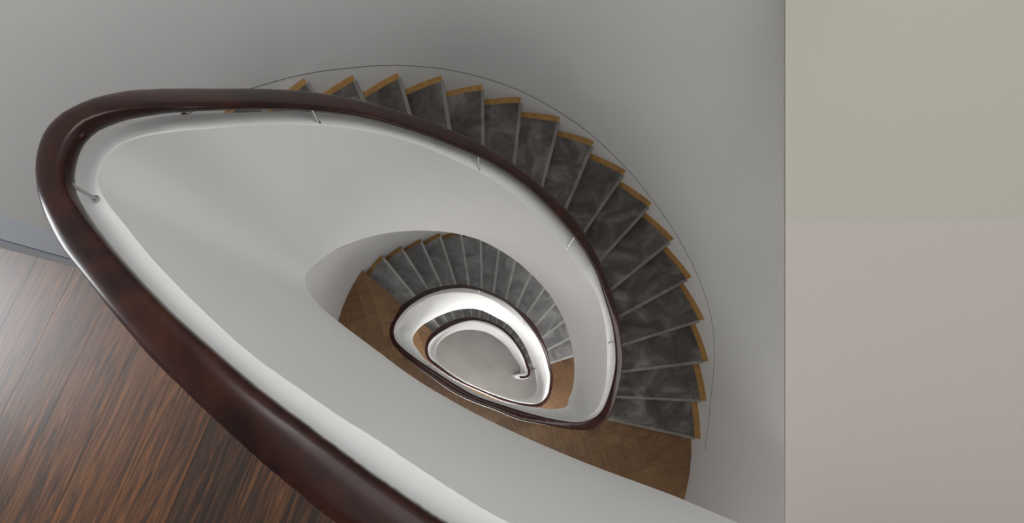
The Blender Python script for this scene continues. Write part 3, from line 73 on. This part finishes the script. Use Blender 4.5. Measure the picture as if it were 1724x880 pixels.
def thing(name,label,cat,group=None):
    o=bpy.data.objects.new(name,None); COL.objects.link(o); o['label']=label; o['category']=cat
    if group: o['group']=group
    return o
def structure(name,verts,faces,mat,label,cat,smooth=False):
    o=obj(name,verts,faces,mat,None,smooth,'structure'); o['label']=label; o['category']=cat; return o
def prism(top,z0d,z1d):
    """top = plan polygon, z0d/z1d = depth of upper and lower face"""
    n=len(top); v=[P(x,y,z0d) for x,y in top]+[P(x,y,z1d) for x,y in top]
    if n>6:
        tr_=tessellate_polygon([[Vector((x,y,0)) for x,y in top]]); cap=[list(t) for t in tr_]+[[k+n for k in t] for t in tr_]
    else: cap=[list(range(n)),list(range(2*n-1,n-1,-1))]
    f=cap+[[i,(i+1)%n,(i+1)%n+n,i+n] for i in range(n)]
    return v,f
def grid(rows,closed=False):
    m=len(rows[0]); v=[p for r in rows for p in r]; f=[]
    for i in range(len(rows)-1):
        for j in range(m if closed else m-1):
            k=(j+1)%m; f.append([i*m+j,i*m+k,(i+1)*m+k,(i+1)*m+j])
    return v,f
def clip(poly,rect):
    """Sutherland-Hodgman: polygon clipped by a convex rectangle (counter-clockwise)"""
    out=poly
    for i in range(len(rect)):
        a=rect[i]; b=rect[(i+1)%len(rect)]
        ins=lambda p:(b[0]-a[0])*(p[1]-a[1])-(b[1]-a[1])*(p[0]-a[0])
        new=[]
        for j in range(len(out)):
            p,q=out[j-1],out[j]; sp,sq=ins(p),ins(q)
            if (sp>=0)!=(sq>=0):
                t=sp/(sp-sq); new.append((p[0]+(q[0]-p[0])*t,p[1]+(q[1]-p[1])*t))
            if sq>=0: new.append(q)
        out=new
        if len(out)<3: return []
    return out
def parea(p): return .5*sum(p[i-1][0]*p[i][1]-p[i][0]*p[i-1][1] for i in range(len(p)))
def dedupe(p,e=.002):
    o=[]
    for q in p:
        if not o or math.hypot(q[0]-o[-1][0],q[1]-o[-1][1])>e: o.append(q)
    while len(o)>2 and math.hypot(o[0][0]-o[-1][0],o[0][1]-o[-1][1])<e: o.pop()
    return o
# ---------------------------------------------------------------- materials
def mat(name,col,rough=.6,spec=.4):
    m=bpy.data.materials.new(name); m.use_nodes=True; b=m.node_tree.nodes['Principled BSDF']
    b.inputs['Base Color'].default_value=(*col,1); b.inputs['Roughness'].default_value=rough
    b.inputs['Specular IOR Level'].default_value=spec
    return m
def nd(m,t,**k):
    n=m.node_tree.nodes.new(t)
    for a,v in k.items():
        if a.startswith('i_'): n.inputs[a[2:].replace('_',' ')].default_value=v
        else: setattr(n,a,v)
    return n
def lk(m,a,b): m.node_tree.links.new(a,b)
def ramp(m,stops,fac):
    r=nd(m,'ShaderNodeValToRGB'); e=r.color_ramp.elements
    while len(e)<len(stops): e.new(.5)
    for el,(p,c) in zip(e,stops): el.position=p; el.color=(*c,1)
    lk(m,fac,r.inputs[0]); return r
def bumpy(m,scale,strength,dist=.002,det=4):
    b=m.node_tree.nodes['Principled BSDF']; tc=nd(m,'ShaderNodeTexCoord')
    n=nd(m,'ShaderNodeTexNoise',i_Scale=scale,i_Detail=det); lk(m,tc.outputs['Object'],n.inputs['Vector'])
    bp=nd(m,'ShaderNodeBump',i_Strength=strength,i_Distance=dist); lk(m,n.outputs[0],bp.inputs['Height']); lk(m,bp.outputs[0],b.inputs['Normal'])
def mottled(m,c0,c1,scale,lo=.35,hi=.65,det=3,dist=0.):
    b=m.node_tree.nodes['Principled BSDF']; tc=nd(m,'ShaderNodeTexCoord')
    n=nd(m,'ShaderNodeTexNoise',i_Scale=scale,i_Detail=det,i_Distortion=dist); lk(m,tc.outputs['Object'],n.inputs['Vector'])
    r=ramp(m,[(lo,c0),(hi,c1)],n.outputs[0]); lk(m,r.outputs[0],b.inputs['Base Color']); return m
m_wall=mottled(mat('wall_paint',(.6,.6,.6),.75,.2),(.63,.63,.628),(.67,.67,.665),.9); bumpy(m_wall,60,.05)
m_plaster=mottled(mat('balustrade_plaster',(.74,.74,.73),.55,.25),(.635,.635,.625),(.665,.665,.655),1.3)
m_taupe=mat('taupe_paint',(.52,.478,.452),.9,.1); m_sage=mat('sage_grey_paint',(.49,.475,.418),.9,.1)
m_trim=mat('pale_blue_gloss',(.70,.77,.86),.35,.5)
m_shade_line=mat('shade_line_grey',(.2,.2,.2),.9,.1)  # painted shade colour for the line above the skirting
m_steel=mat('brushed_steel',(.5,.5,.5),.35); m_steel.node_tree.nodes['Principled BSDF'].inputs['Metallic'].default_value=1
m_stone=mottled(mat('ground_stone',(.3,.29,.28),.5,.4),(.225,.21,.198),(.275,.258,.246),1.6)
def wood(name,stops,angle,stretch,scale,rough,spec=.5,island=0,coat=0,dist=1.0):
    m=mat(name,stops[0][1],rough,spec); b=m.node_tree.nodes['Principled BSDF']
    tc=nd(m,'ShaderNodeTexCoord'); mp=nd(m,'ShaderNodeMapping'); mp.vector_type='TEXTURE'
    mp.inputs['Rotation'].default_value=(0,0,angle); mp.inputs['Scale'].default_value=stretch
    lk(m,tc.outputs['Object'],mp.inputs[0])
    oi=nd(m,'ShaderNodeObjectInfo'); ad=nd(m,'ShaderNodeVectorMath',operation='MULTIPLY_ADD')
    cb=nd(m,'ShaderNodeCombineXYZ'); 
    for i in range(3): lk(m,oi.outputs['Random'],cb.inputs[i])
    ad.inputs[1].default_value=(37,53,19); lk(m,cb.outputs[0],ad.inputs[0]); lk(m,mp.outputs[0],ad.inputs[2])
    n=nd(m,'ShaderNodeTexNoise',i_Scale=scale,i_Detail=7,i_Roughness=.62,i_Distortion=dist); lk(m,ad.outputs[0],n.inputs['Vector'])
    mix=nd(m,'ShaderNodeMath',operation='MULTIPLY_ADD'); mix.inputs[1].default_value=island
    sb=nd(m,'ShaderNodeMath',operation='SUBTRACT'); sb.inputs[1].default_value=.5; lk(m,oi.outputs['Random'],sb.inputs[0])
    lk(m,sb.outputs[0],mix.inputs[0]); lk(m,n.outputs[0],mix.inputs[2])
    r=ramp(m,stops,mix.outputs[0]); lk(m,r.outputs[0],b.inputs['Base Color'])
    bp=nd(m,'ShaderNodeBump',i_Strength=.12,i_Distance=.001); lk(m,n.outputs[0],bp.inputs['Height']); lk(m,bp.outputs[0],b.inputs['Normal'])
    b.inputs['Coat Weight'].default_value=coat; b.inputs['Coat Roughness'].default_value=.12
    return m
m_plank=wood('dark_walnut_planks',[(.28,(.014,.010,.009)),(.45,(.046,.023,.014)),(.6,(.115,.046,.018)),(.78,(.23,.095,.034))],math.radians(69),(1.3,.09,.3),3.0,.4,.35,.16,0,2.2)
m_rail=wood('mahogany',[(.3,(.008,.003,.003)),(.55,(.024,.007,.005)),(.8,(.05,.014,.008))],0,(.4,.4,.4),4,.22,.2,0,.0)
m_oak=wood('oak_edge',[(.3,(.22,.115,.035)),(.7,(.36,.20,.065))],0,(.3,.3,.3),6,.5,.3)
m_parq=wood('oak_parquet',[(.25,(.105,.055,.024)),(.5,(.165,.088,.040)),(.75,(.23,.13,.062))],math.radians(-70),(.8,.12,.3),4,.42,.35,.30)
m_parq2=wood('oak_parquet_cross',[(.25,(.105,.055,.024)),(.5,(.165,.088,.040)),(.75,(.23,.13,.062))],math.radians(20),(.8,.12,.3),4,.42,.35,.30)
def carpet_mat(name,a,b_,c):
    m=mat(name,a,.95,.1); b=m.node_tree.nodes['Principled BSDF']; b.inputs['Sheen Weight'].default_value=.7
    b.inputs['Sheen Roughness'].default_value=.3
    tc=nd(m,'ShaderNodeTexCoord'); n=nd(m,'ShaderNodeTexNoise',i_Scale=4.2,i_Detail=6,i_Roughness=.6,i_Distortion=.9); lk(m,tc.outputs['Object'],n.inputs['Vector'])
    r=ramp(m,[(.36,a),(.52,b_),(.68,c)],n.outputs[0]); lk(m,r.outputs[0],b.inputs['Base Color'])
    f=nd(m,'ShaderNodeTexNoise',i_Scale=420,i_Detail=2); lk(m,tc.outputs['Object'],f.inputs['Vector'])
    bp=nd(m,'ShaderNodeBump',i_Strength=.5,i_Distance=.003); lk(m,f.outputs[0],bp.inputs['Height']); lk(m,bp.outputs[0],b.inputs['Normal'])
    return m
m_edge_lit=carpet_mat('velvet_edge_highlight',(.15,.14,.13),(.19,.18,.168),(.23,.218,.205))  # lighter copy of the carpet; highlight at the step edge painted in
m_carpet=carpet_mat('grey_velvet_carpet',(.058,.052,.047),(.098,.090,.083),(.20,.188,.175))

m_carpet_lit=carpet_mat('brightened_velvet_carpet',(.19,.188,.188),(.27,.267,.267),(.38,.377,.375))  # same carpet brightened: lower-storey light put into the colour
m_edge_lit2=carpet_mat('brightened_velvet_edge_highlight',(.40,.395,.39),(.47,.465,.46),(.54,.535,.53))  # edge highlight and lower-storey brightness both painted into this copy
# ---------------------------------------------------------------- large structure: walls
TOP=-1.3                    # wall tops end this far above the eye
JA=-164.9
TE=52
ths=[JA+i*(JA*-1+TE)/110 for i in range(111)]
B0=(1.132,-1.27); B1=(1.246,.614); BM=(1.17506,-.55433); BN=(1.93061,-.51914)   # lower edge of the filler panel and its joint (plan)
def slope_depth(x,y): return 1.5+(.042*(x-1.132)+.614*(y+1.27))/1.453
def wtop(t):
    q=polar(t,wall_r(t),0); x,y=q.x,-q.y
    side=(B1[0]-B0[0])*(y-B0[1])-(B1[1]-B0[1])*(x-B0[0])
    return slope_depth(x,y)+.03 if side<0 and y>-1.36 else TOP
rows=[[polar(t,wall_r(t),wtop(t)) for t in ths]]
for d in (3.2,6,9.9): rows.append([polar(t,wall_r(t),d) for t in ths])
structure('wall_curved',*grid(rows),m_wall,'grey painted curved wall around the outer side of the stairs','wall',True)
e=polar(TE,wall_r(TE),0); ex,ey=e.x,-e.y
a=polar(JA,wall_r(JA),0); ax,ay=a.x,-a.y
# wall round the landings on the storeys below
lp=[(ax,ay),(-1.62,-.1),(-1.55,.45),(-1.1,1.0),(-.3,1.5),(.55,1.85),(1.0,1.95),(ex,ey)]
structure('wall_landing',*grid([[P(x,y,d) for x,y in lp] for d in (1.75,9.9)]),m_wall,'grey wall behind the landings on the lower storeys','wall',True)
# ceiling of the top storey, open over the stairwell
def ring(x0,y0,x1,y1,X0,Y0,X1,Y1,d):
    v=[P(X0,Y0,d),P(X1,Y0,d),P(X1,Y1,d),P(X0,Y1,d),P(x0,y0,d),P(x1,y0,d),P(x1,y1,d),P(x0,y1,d)]
    return v,[[0,1,5,4],[1,2,6,5],[2,3,7,6],[3,0,4,7]]
structure('ceiling',*ring(-1.1,-1.7,3.4,1.3,-6.2,-3.2,6.2,6.2,-1.32),m_wall,'white ceiling of the top storey with an opening over the stairwell','ceiling')
structure('wall_left',[P(-6.1,-3,-1.32),P(-6.1,6.1,-1.32),P(-6.1,6.1,1.6),P(-6.1,-3,1.6)],[[0,1,2,3]],m_wall,'grey wall at the far left of the top landing room','wall')
structure('wall_front',[P(-6.1,6.1,-1.32),P(6.1,6.1,-1.32),P(6.1,6.1,1.6),P(-6.1,6.1,1.6)],[[0,1,2,3]],m_wall,'grey wall beyond the bottom of the frame','wall')
# jamb where the curved wall ends on the top floor
JB=(-1.545,-.430); JC=(-1.612,-.418)
v,f=prism([(ax,ay),JB,(JB[0]-.06,JB[1]-.05),(ax-.05,ay-.03)],TOP,1.51)
tr=structure('trim_1',v,f,m_trim,'pale blue-grey stepped door lining where the curved wall meets the plank floor','trim')
v,f=prism([(JB[0]-.004,JB[1]+.006),JC,(JC[0]-.1,JC[1]-.05),(JB[0]-.06,JB[1]-.05)],TOP,1.51)
obj('lining_strip',v,f,m_trim,tr)
# sloping two-tone panel, made up to fill the flat field at far right
def bd(x,y): return slope_depth(x,y)
def bulk(poly,t0,t1):
    n=len(poly); v=[P(x,y,bd(x,y)+t0) for x,y in poly]+[P(x+(t1-t0)*1.6,y,bd(x,y)+t1) for x,y in poly]
    return v,[list(range(n)),list(range(2*n-1,n-1,-1))]+[[i,(i+1)%n,(i+1)%n+n,i+n] for i in range(n)]
far=[(3.6,1.9),(3.6,-2.4)]
BA=(B0[0]+(B0[0]-B1[0])*.45,B0[1]+(B0[1]-B1[1])*.45); BB=(B1[0]+(B1[0]-B0[0])*.55,B1[1]+(B1[1]-B0[1])*.55)
BF=(BM[0]+(BN[0]-BM[0])*2.5,BM[1]+(BN[1]-BM[1])*2.5)
wr=structure('filler_right',*bulk([BA,BB,(3.6,1.9),(3.6,-2.4)],.008,.02),m_taupe,'flat sloping two-tone taupe filler panel added at the far right','wall')
obj('filler_panel',*bulk([BA,BM,BF,(3.6,-2.4)],0,.008),m_sage,wr)['label']='upper filler panel, greenish grey'
obj('filler_panel',*bulk([BM,BB,(3.6,1.9),BF],0,.008),m_taupe,wr)['label']='lower filler panel, pinkish taupe'

# ---------------------------------------------------------------- floors
FL=[1.51,4.6875,7.29375]    # depth of the three upper floors
def e_r(th): return lut(RAIL_OUT,th)+.012
def inner_edge(th0,th1,step=6):
    n=int((th1-th0)/step); return [ (CX+e_r(t)*math.cos(math.radians(t)),CY+e_r(t)*math.sin(math.radians(t))) for t in [th0+(th1-th0)*i/n for i in range(n+1)]]
def line_wall(ln):
    x,y,u,w=ln; t=1.0
    for _ in range(40):
        px,py=x+u*t-CX,y+w*t-CY; r=math.hypot(px,py); t+=wall_r(math.degrees(math.atan2(py,px)))-.002-r
    return (CX+px,CY+py)
def line_inner(ln,base):
    """hit of a riser line with the outer face of the balustrade; base = turn offset"""
    x,y,u,w=ln; t=0.
    for _ in range(60):
        px,py=x+u*t-CX,y+w*t-CY; r=math.hypot(px,py); th=math.degrees(math.atan2(py,px))
        t+=.7*(lut(RAIL_OUT,th+base)-.02-r)
    return (CX+px,CY+py)
def shift(ln,a): return (ln[0]-ln[3]*a,ln[1]+ln[2]*a,ln[2],ln[3])   # + = down the stairs
L17=RISERS_LOW[-1]; L17T=RISERS_TOP[17]
topedge=shift(L17T,.02)
# top floor
pi_=line_inner(topedge,360); po_=line_wall(topedge)
ie=inner_edge(46,357.5+math.degrees(math.atan2(pi_[1]-CY,pi_[0]-CX)),5)
floor0=[(6,3.0),(1.95,.97)]+ie+[pi_,po_]+[(CX+(wall_r(t)-.002)*math.cos(math.radians(t)),CY+(wall_r(t)-.002)*math.sin(math.radians(t))) for t in (-150,-156,-161,JA)]+[JB,JC,(-1.62,-.42),(-6,-1.56),(-6,6),(6,6)]
v,f=prism(floor0,1.522,1.51+.19)
fo=structure('floor',v,f,m_stone,'dark glossy walnut plank floor of the top landing at lower left','floor')
# planks: long boards running at 69 degrees in plan
ang=math.radians(-69); du=(math.cos(ang),math.sin(ang)); dn=(-du[1],du[0])
pw=.21; fp=floor0 if parea(floor0)>0 else floor0[::-1]
for k in range(-24,12):
    c=k*pw+.021; s=-7+rnd.random()*1.5
    while s<6:
        ln_=1.3+rnd.random()*1.2; g_=.0006
        q=[(c+g_,s+g_),(c+pw-g_,s+g_),(c+pw-g_,s+ln_-g_),(c+g_,s+ln_-g_)]
        rect=[(du[0]*b+dn[0]*a_,du[1]*b+dn[1]*a_) for a_,b in q]
        if parea(rect)<0: rect.reverse()
        s+=ln_
        mx=sum(p[0] for p in rect)/4; my=sum(p[1] for p in rect)/4
        if mx<-3.4 or mx>1.2 or my>2.6: continue
        pl=dedupe(clip(fp,rect))
        if len(pl)<3 or abs(parea(pl))<.004: continue
        h=rnd.random()*.0002
        obj('plank',*prism(pl,1.51-h,1.522),m_plank,fo)
# landings with herringbone oak
def landing(k,th0,th1,lower,base,label,name='floor'):
    d=FL[k]
    pin=line_inner(shift(L17,.02),base); pout=line_wall(shift(L17,.02))
    l0=lower; li=line_inner(l0,base-360); lo_=line_wall(l0)
    angc=lambda q:math.degrees(math.atan2(q[1]-CY,q[0]-CX))
    th0=base-360+angc(li)+2.5; th1=base+angc(pin)-2.5
    poly=[lo_,li]+inner_edge(th0,th1,5)+[pin,pout]
    t=-146
    while t>-164: poly.append((CX+(wall_r(t)-.002)*math.cos(math.radians(t)),CY+(wall_r(t)-.002)*math.sin(math.radians(t)))); t-=4
    poly+=[(x*.998,y*.998) for x,y in lp]
    a0=math.degrees(math.atan2(lo_[1]-CY,lo_[0]-CX)); t=49
    while t>a0+2: poly.append((CX+(wall_r(t)-.002)*math.cos(math.radians(t)),CY+(wall_r(t)-.002)*math.sin(math.radians(t)))); t-=5
    poly=dedupe(poly)
    if parea(poly)<0: poly.reverse()
    fl=structure(name,*prism(poly,d+.012,d+.19),m_wall,label,'floor')
    # border board along the top nosing
    n0=shift(L17,.02); n1=shift(L17,-.075)
    b=[line_inner(n0,base),line_wall(n0),line_wall(n1),line_inner(n1,base)]
    if parea(b)<0: b.reverse()
    obj('nosing_board',*prism(b,d-.001,d+.012),m_parq2,fl)
    # herringbone blocks
    L,Wd=.52,.1300001; L=4*Wd
    an=math.radians(71); ux=(math.cos(an),math.sin(an)); uy=(-ux[1],ux[0])
    for i in range(-30,30):
        for j in range(-14,14):
            for o in (0,1):
                # classic herringbone lattice, ratio 4:1
                bx=(i*Wd+j*2*4*Wd/1.0*0)*1.0; 
                x0=i*Wd+j*L; y0=-i*Wd*1.0+j*L
                if o==0: q=[(x0,y0),(x0+Wd,y0),(x0+Wd,y0+L),(x0,y0+L)]
                else: q=[(x0+Wd,y0+L-Wd),(x0+Wd+L,y0+L-Wd),(x0+Wd+L,y0+L),(x0+Wd,y0+L)]
                g_=.0004; xs=[p[0] for p in q]; ys=[p[1] for p in q]
                x1,x2,y1,y2=min(xs)+g_,max(xs)-g_,min(ys)+g_,max(ys)-g_
                rect=[(ux[0]*a_+uy[0]*b_,ux[1]*a_+uy[1]*b_) for a_,b_ in ((x1,y1),(x2,y1),(x2,y2),(x1,y2))]
                mx=sum(p[0] for p in rect)/4; my=sum(p[1] for p in rect)/4
                if abs(mx)>2.4 or abs(my)>2.4: continue
                if parea(rect)<0: rect.reverse()
                pl=clip(poly,rect)
                if pl and mx<-.3:
                    # keep clear of the nosing board
                    x,y,u,w=n1
                    A=(x+u*6,y+w*6);B=(x-u*6,y-w*6)
                    half=[A,B,(B[0]+w*6,B[1]-u*6),(A[0]+w*6,A[1]-u*6)]
                    if parea(half)<0: half.reverse()
                    pl=clip(pl,half) if len(pl)>=3 else []
                pl=dedupe(pl)
                if len(pl)<3 or abs(parea(pl))<.0015: continue
                obj('parquet_block',*prism(pl,d-rnd.random()*.0003,d+.012),m_parq if o==0 else m_parq2,fl)
    return fl
landing(1,386,576,RISERS_TOP[0],720,'brown oak herringbone landing one storey below the top floor')
landing(2,714,936,RISERS_LOW[0],1080,'small lighter oak landing two storeys down, seen through the well')
gp=[(ax,ay)]+[(CX+1.9*math.cos(math.radians(t)),CY+1.9*math.sin(math.radians(t))) for t in range(-160,40,8)]+lp[::-1]
structure('floor',*prism(dedupe(gp),9.9,10.0),m_stone,'smooth grey stone ground floor at the bottom of the well','floor')
# ---------------------------------------------------------------- stairs
def flight(lines,n,low,rise,base,label,th_s,th_e):
    t=thing('stair_flight',label,'stairs','carpeted stair flights round the well')
    for i in range(n):
        d=low-(i+1)*rise
        f_=shift(lines[i],.002); b_=shift(lines[i+1],-.012)
        def quad(fr,bk,inset,ow):
            a0,a1=line_inner(fr,base),line_wall(fr); c0,c1=line_inner(bk,base),line_wall(bk)
            th1=math.degrees(math.atan2(a1[1]-CY,a1[0]-CX)); th2=math.degrees(math.atan2(c1[1]-CY,c1[0]-CX))
            out=[]
            for q in range(5):
                th=th1+(th2-th1)*q/4; r=wall_r(th)-.002-ow
                if q in(0,4):
                    s_,e_=(a1,a0) if q==0 else (c1,c0)
                    L=math.hypot(s_[0]-e_[0],s_[1]-e_[1]); k=ow/L
                    out.append((s_[0]+(e_[0]-s_[0])*k,s_[1]+(e_[1]-s_[1])*k))
                else: out.append((CX+r*math.cos(math.radians(th)),CY+r*math.sin(math.radians(th))))
            thi1=math.degrees(math.atan2(a0[1]-CY,a0[0]-CX)); thi2=math.degrees(math.atan2(c0[1]-CY,c0[0]-CX))
            mid=(thi1+thi2)/2; rm=lut(RAIL_OUT,mid+base)-.02
            return [a0]+out+[c0,(CX+rm*math.cos(math.radians(mid)),CY+rm*math.sin(math.radians(mid)))]
        low_=d+rise-(0 if n<17 or i<8 else .02 if i<13 else .05)
        st=obj('step',*prism(quad(f_,b_,0,0),d,low_),m_oak,t)
        cf=shift(f_,.008); cp=quad(cf,shift(lines[i+1],-.004),0,.05)
        v,f=prism(cp,d-.009,low_-.001)
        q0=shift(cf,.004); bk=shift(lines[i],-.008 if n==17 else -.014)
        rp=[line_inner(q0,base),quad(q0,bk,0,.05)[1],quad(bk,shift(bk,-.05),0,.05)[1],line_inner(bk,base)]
        # paler strip over nosing and riser, painting the light the edge catches
        c=obj('carpet_tread',v,f,m_carpet if n==17 else m_carpet_lit,st)
        bv=c.modifiers.new('soft_edge','BEVEL'); bv.width=.016; bv.segments=3; bv.limit_method='ANGLE'; bv.angle_limit=.9
        obj('carpet_edge_highlight',*prism(rp,d-.0105,low_-.002),m_edge_lit if n==17 else m_edge_lit2,st)
    # smooth plaster underside
    rows=[]
    for q in range(int((th_e-th_s)/3)+1):
        th=th_s+3*q; dd=lut(EDGE_DROP,th)
        r0=lut(EDGE_IN,th)+.004; r1=wall_r(th)-.004
        rows.append([polar(th,r0,dd),polar(th,r1,dd+.1),polar(th,r1,dd+.115),polar(th,r0,dd+.015)])
    obj('soffit',*grid(rows,True),m_plaster,t)['label']='smooth white plaster underside'
    return t
flight(RISERS_TOP,17,4.6875,RISE,360,'uppermost flight of grey carpeted steps with oak ends, largest in view',216,386)
flight(RISERS_LOW,14,7.29375,RISE2,720,'middle flight of grey carpeted steps seen through the opening of the balustrade',576,712)
flight(RISERS_LOW,14,9.9,RISE2,1080,'lowest and smallest flight of grey carpeted steps, ringed by the inner white balustrade',936,1072)
# skirting on the curved wall beside the top flight
SKD=[(-146,.392),(-143.7,.402),(-138.9,.425),(-132.4,.455),(-125.5,.484),(-120.6,.506),(-114.6,.536),(-109.3,.565),(-103.8,.596),(-96.9,.634),(-92.2,.660),(-86,.695),(-80.8,.726),(-73,.768),(-67,.800),(-58.9,.845),(-52,.878),(-45.4,.909),(-36.9,.942),(-28.1,.975),(-17.4,1.013),(-11.4,1.036),(-3.8,1.072),(2.8,1.108),(9.6,1.142),(22,1.19)]
def skd(t): return 3.75*sum(float(np.interp(t+o,[a_ for a_,_ in SKD],[b for _,b in SKD]))*w for o,w in ((-4,.25),(0,.5),(4,.25)))
rows=[];shade_rows=[]
t=-146
while t<=22:
    d=skd(t); r=wall_r(t); k=.0045 if t<-70 else max(.001,.0045-(t+70)*.0001)
    rows.append([polar(t,r-.0005,d),polar(t,r-.004,d),polar(t,r-.004,d+.5),polar(t,r-.0005,d+.5)])
    shade_rows.append([polar(t,r-.0005,d-k),polar(t,r-.0042,d-k),polar(t,r-.0042,d),polar(t,r-.0005,d)]); t+=2
sk=structure('baseboard_curved',*grid(rows,True),m_wall,'flush grey skirting along the curved wall beside the top flight','skirting')
obj('shade_line',*grid(shade_rows,True),m_shade_line,sk)['label']='thin painted shade line along the top of the skirting'  # dark strip painting the shade of a joint; nothing is recessed

# ---------------------------------------------------------------- balustrade ribbon and handrail
curl=[((1.024,-.02),(.945,-.03)),((1.022,.05),(.932,.02)),((.99,.115),(.905,.042)),((.92,.145),(.865,.052)),((.85,.147),(.835,.056)),((.79,.140),(.80,.055)),((.765,.128),(.775,.058)),((.750,.105),(.755,.080))]
secs=[]
i0=[i for i,t in enumerate(TH) if t>=42][0]; i1=[i for i,t in enumerate(TH) if t<=1076][-1]
for i in range(i0,i1+1):
    th=TH[i]; cs,sn=math.cos(math.radians(th)),math.sin(math.radians(th))
    q=lambda r:(CX+r*cs,CY+r*sn)
    fl=(th-135)%360+135-360
    land=1/(1+math.exp((fl+160)/6))+1/(1+math.exp(-(fl-30)/6)); land=min(1,land)
    re=RAIL_OUT[i]+.012*land-.022*(1-land)
    rk=min(LEDGE_IN[i],re-.045); rs=min(EDGE_IN[i],re+.0)
    secs.append((q(re),q(rk),q(rs),RAIL_DROP[i],EDGE_DROP[i]))
dl_,de_=secs[-1][3],secs[-1][4]
for a_,b in curl: secs.append((a_,b,b,dl_,de_))
ext=[]
for s_ in (1.25,.8,.4):
    mv=lambda q:(q[0]+.93*s_,q[1]+.37*s_)
    a_=secs[0]; ext.append((mv(a_[0]),mv(a_[1]),mv(a_[2]),a_[3],a_[4]))
secs=ext+secs
# guard meets the wall beyond the right of the frame
bl=thing('balustrade','continuous white plaster balustrade winding down the eye-shaped stairwell','balustrade')
led=[];inn=[];out=[]
for (E_,K_,S_,dr,ed) in secs:
    ed=min(ed,9.9); h=.045
    lerp=lambda A,B,t:(A[0]+(B[0]-A[0])*t,A[1]+(B[1]-A[1])*t)
    led.append([P(*E_,dr+.095),P(*E_,dr+.076),P(*lerp(E_,K_,.05),dr+.072),P(*lerp(E_,K_,.93),dr+.075),P(*K_,dr+.078),P(*lerp(K_,S_,.005),dr+.088)])
    inn.append([P(*K_,dr+.085)]+[P(*lerp(K_,S_,t),dr+.085+(ed-dr-.085)*t) for t in (.12,.25,.5,.75,.97)]+[P(*lerp(S_,E_,.08),ed)])
    ob=min(dr+1.16,9.9)
    out.append([P(*E_,dr+.09),P(*E_,ob),P(*lerp(S_,E_,.08),ed)])
le=obj('ledge',*grid(led),m_plaster,bl,True)
le.data.set_sharp_from_angle(angle=.6)
le['label']='narrow white coping ledge under the handrail'
obj('inner_face',*grid(inn),m_plaster,bl,True)['label']='smooth white inner face'
obj('outer_face',*grid(out),m_plaster,bl,True)
E_,K_,S_,dr,ed=secs[-1]
obj('end_cap',[P(*E_,dr+.076),P(*K_,dr+.076),P(*S_,9.9),P(*E_,9.9)],[[0,1,2,3]],m_plaster,bl)
hr=thing('handrail','dark glossy mahogany handrail winding down on top of the white balustrade','handrail')
rows=[]
for i in range(i0,i1+1):
    th=TH[i]; ro=RAIL_OUT[i]; ri=min(RAIL_IN[i],ro-.028); c=(ro+ri)/2; w=(ro-ri)/2
    # perpendicular width stays as in plan; section is a flattened oval
    ring=[]
    for k in range(20):
        a_=2*math.pi*k/20; ca,sa=math.cos(a_),math.sin(a_)
        px=w*math.copysign(abs(ca)**.8,ca); pz=(.011 if sa>0 else .036)*math.copysign(abs(sa)**.8,sa)
        ring.append(polar(th,c+px,RAIL_DROP[i]-pz))
    rows.append(ring)
rows=[[p_+Vector((.93*s_,-.37*s_,0)) for p_ in rows[0]] for s_ in (1.2,.6)]+rows
cc=[(1.0,-.01),(.995,.05),(.965,.09),(.915,.105),(.86,.108),(.82,.10)]
for j,(x,y) in enumerate(cc):
    prev=cc[j-1] if j else (1.0,-.07); nx=cc[j+1] if j+1<len(cc) else (.79,.096)
    tx,ty=nx[0]-prev[0],nx[1]-prev[1]; L=math.hypot(tx,ty); ox,oy=ty/L,-tx/L
    ring=[]
    for k in range(20):
        a_=2*math.pi*k/20; ca,sa=math.cos(a_),math.sin(a_)
        w=.022
        ring.append(P(x+ox*w*ca,y+oy*w*ca,RAIL_DROP[i1]-.026*sa))
    rows.append(ring)
v,f=grid(rows,True); n_=len(rows); f.append(list(range(20))); f.append([(n_-1)*20+k for k in range(20)][::-1])
obj('rail',v,f,m_rail,hr,True)
def rod(a_,b,r,name,parent,m):
    d=(b-a_); L=d.length; z=d.normalized(); x=z.orthogonal().normalized(); y=z.cross(x)
    v=[];n=10
    for p_,rr in ((a_,r),(b-z*.004,r),(b-z*.004,r*2.2),(b,r*2.2)):
        for k in range(n):
            t=2*math.pi*k/n; v.append(p_+x*math.cos(t)*rr+y*math.sin(t)*rr)
    f=[[i*n+k,i*n+(k+1)%n,(i+1)*n+(k+1)%n,(i+1)*n+k] for i in range(3) for k in range(n)]
    f+=[list(range(n)),[3*n+k for k in range(n)]]
    return obj(name,v,f,m,parent,False)
for th in (197.8,228.8,262.8,301.8,349.8,540,580,625,672,712):
    dr=lut(RAIL_DROP,th); rk=lut(LEDGE_IN,th)
    a_=polar(th,lut(RAIL_IN,th)+.006,dr+.012); b=polar(th-.4,max(rk+.012,lut(RAIL_IN,th)-.05),dr+.073)
    rod(a_,b,.0032,'bracket',hr,m_steel)
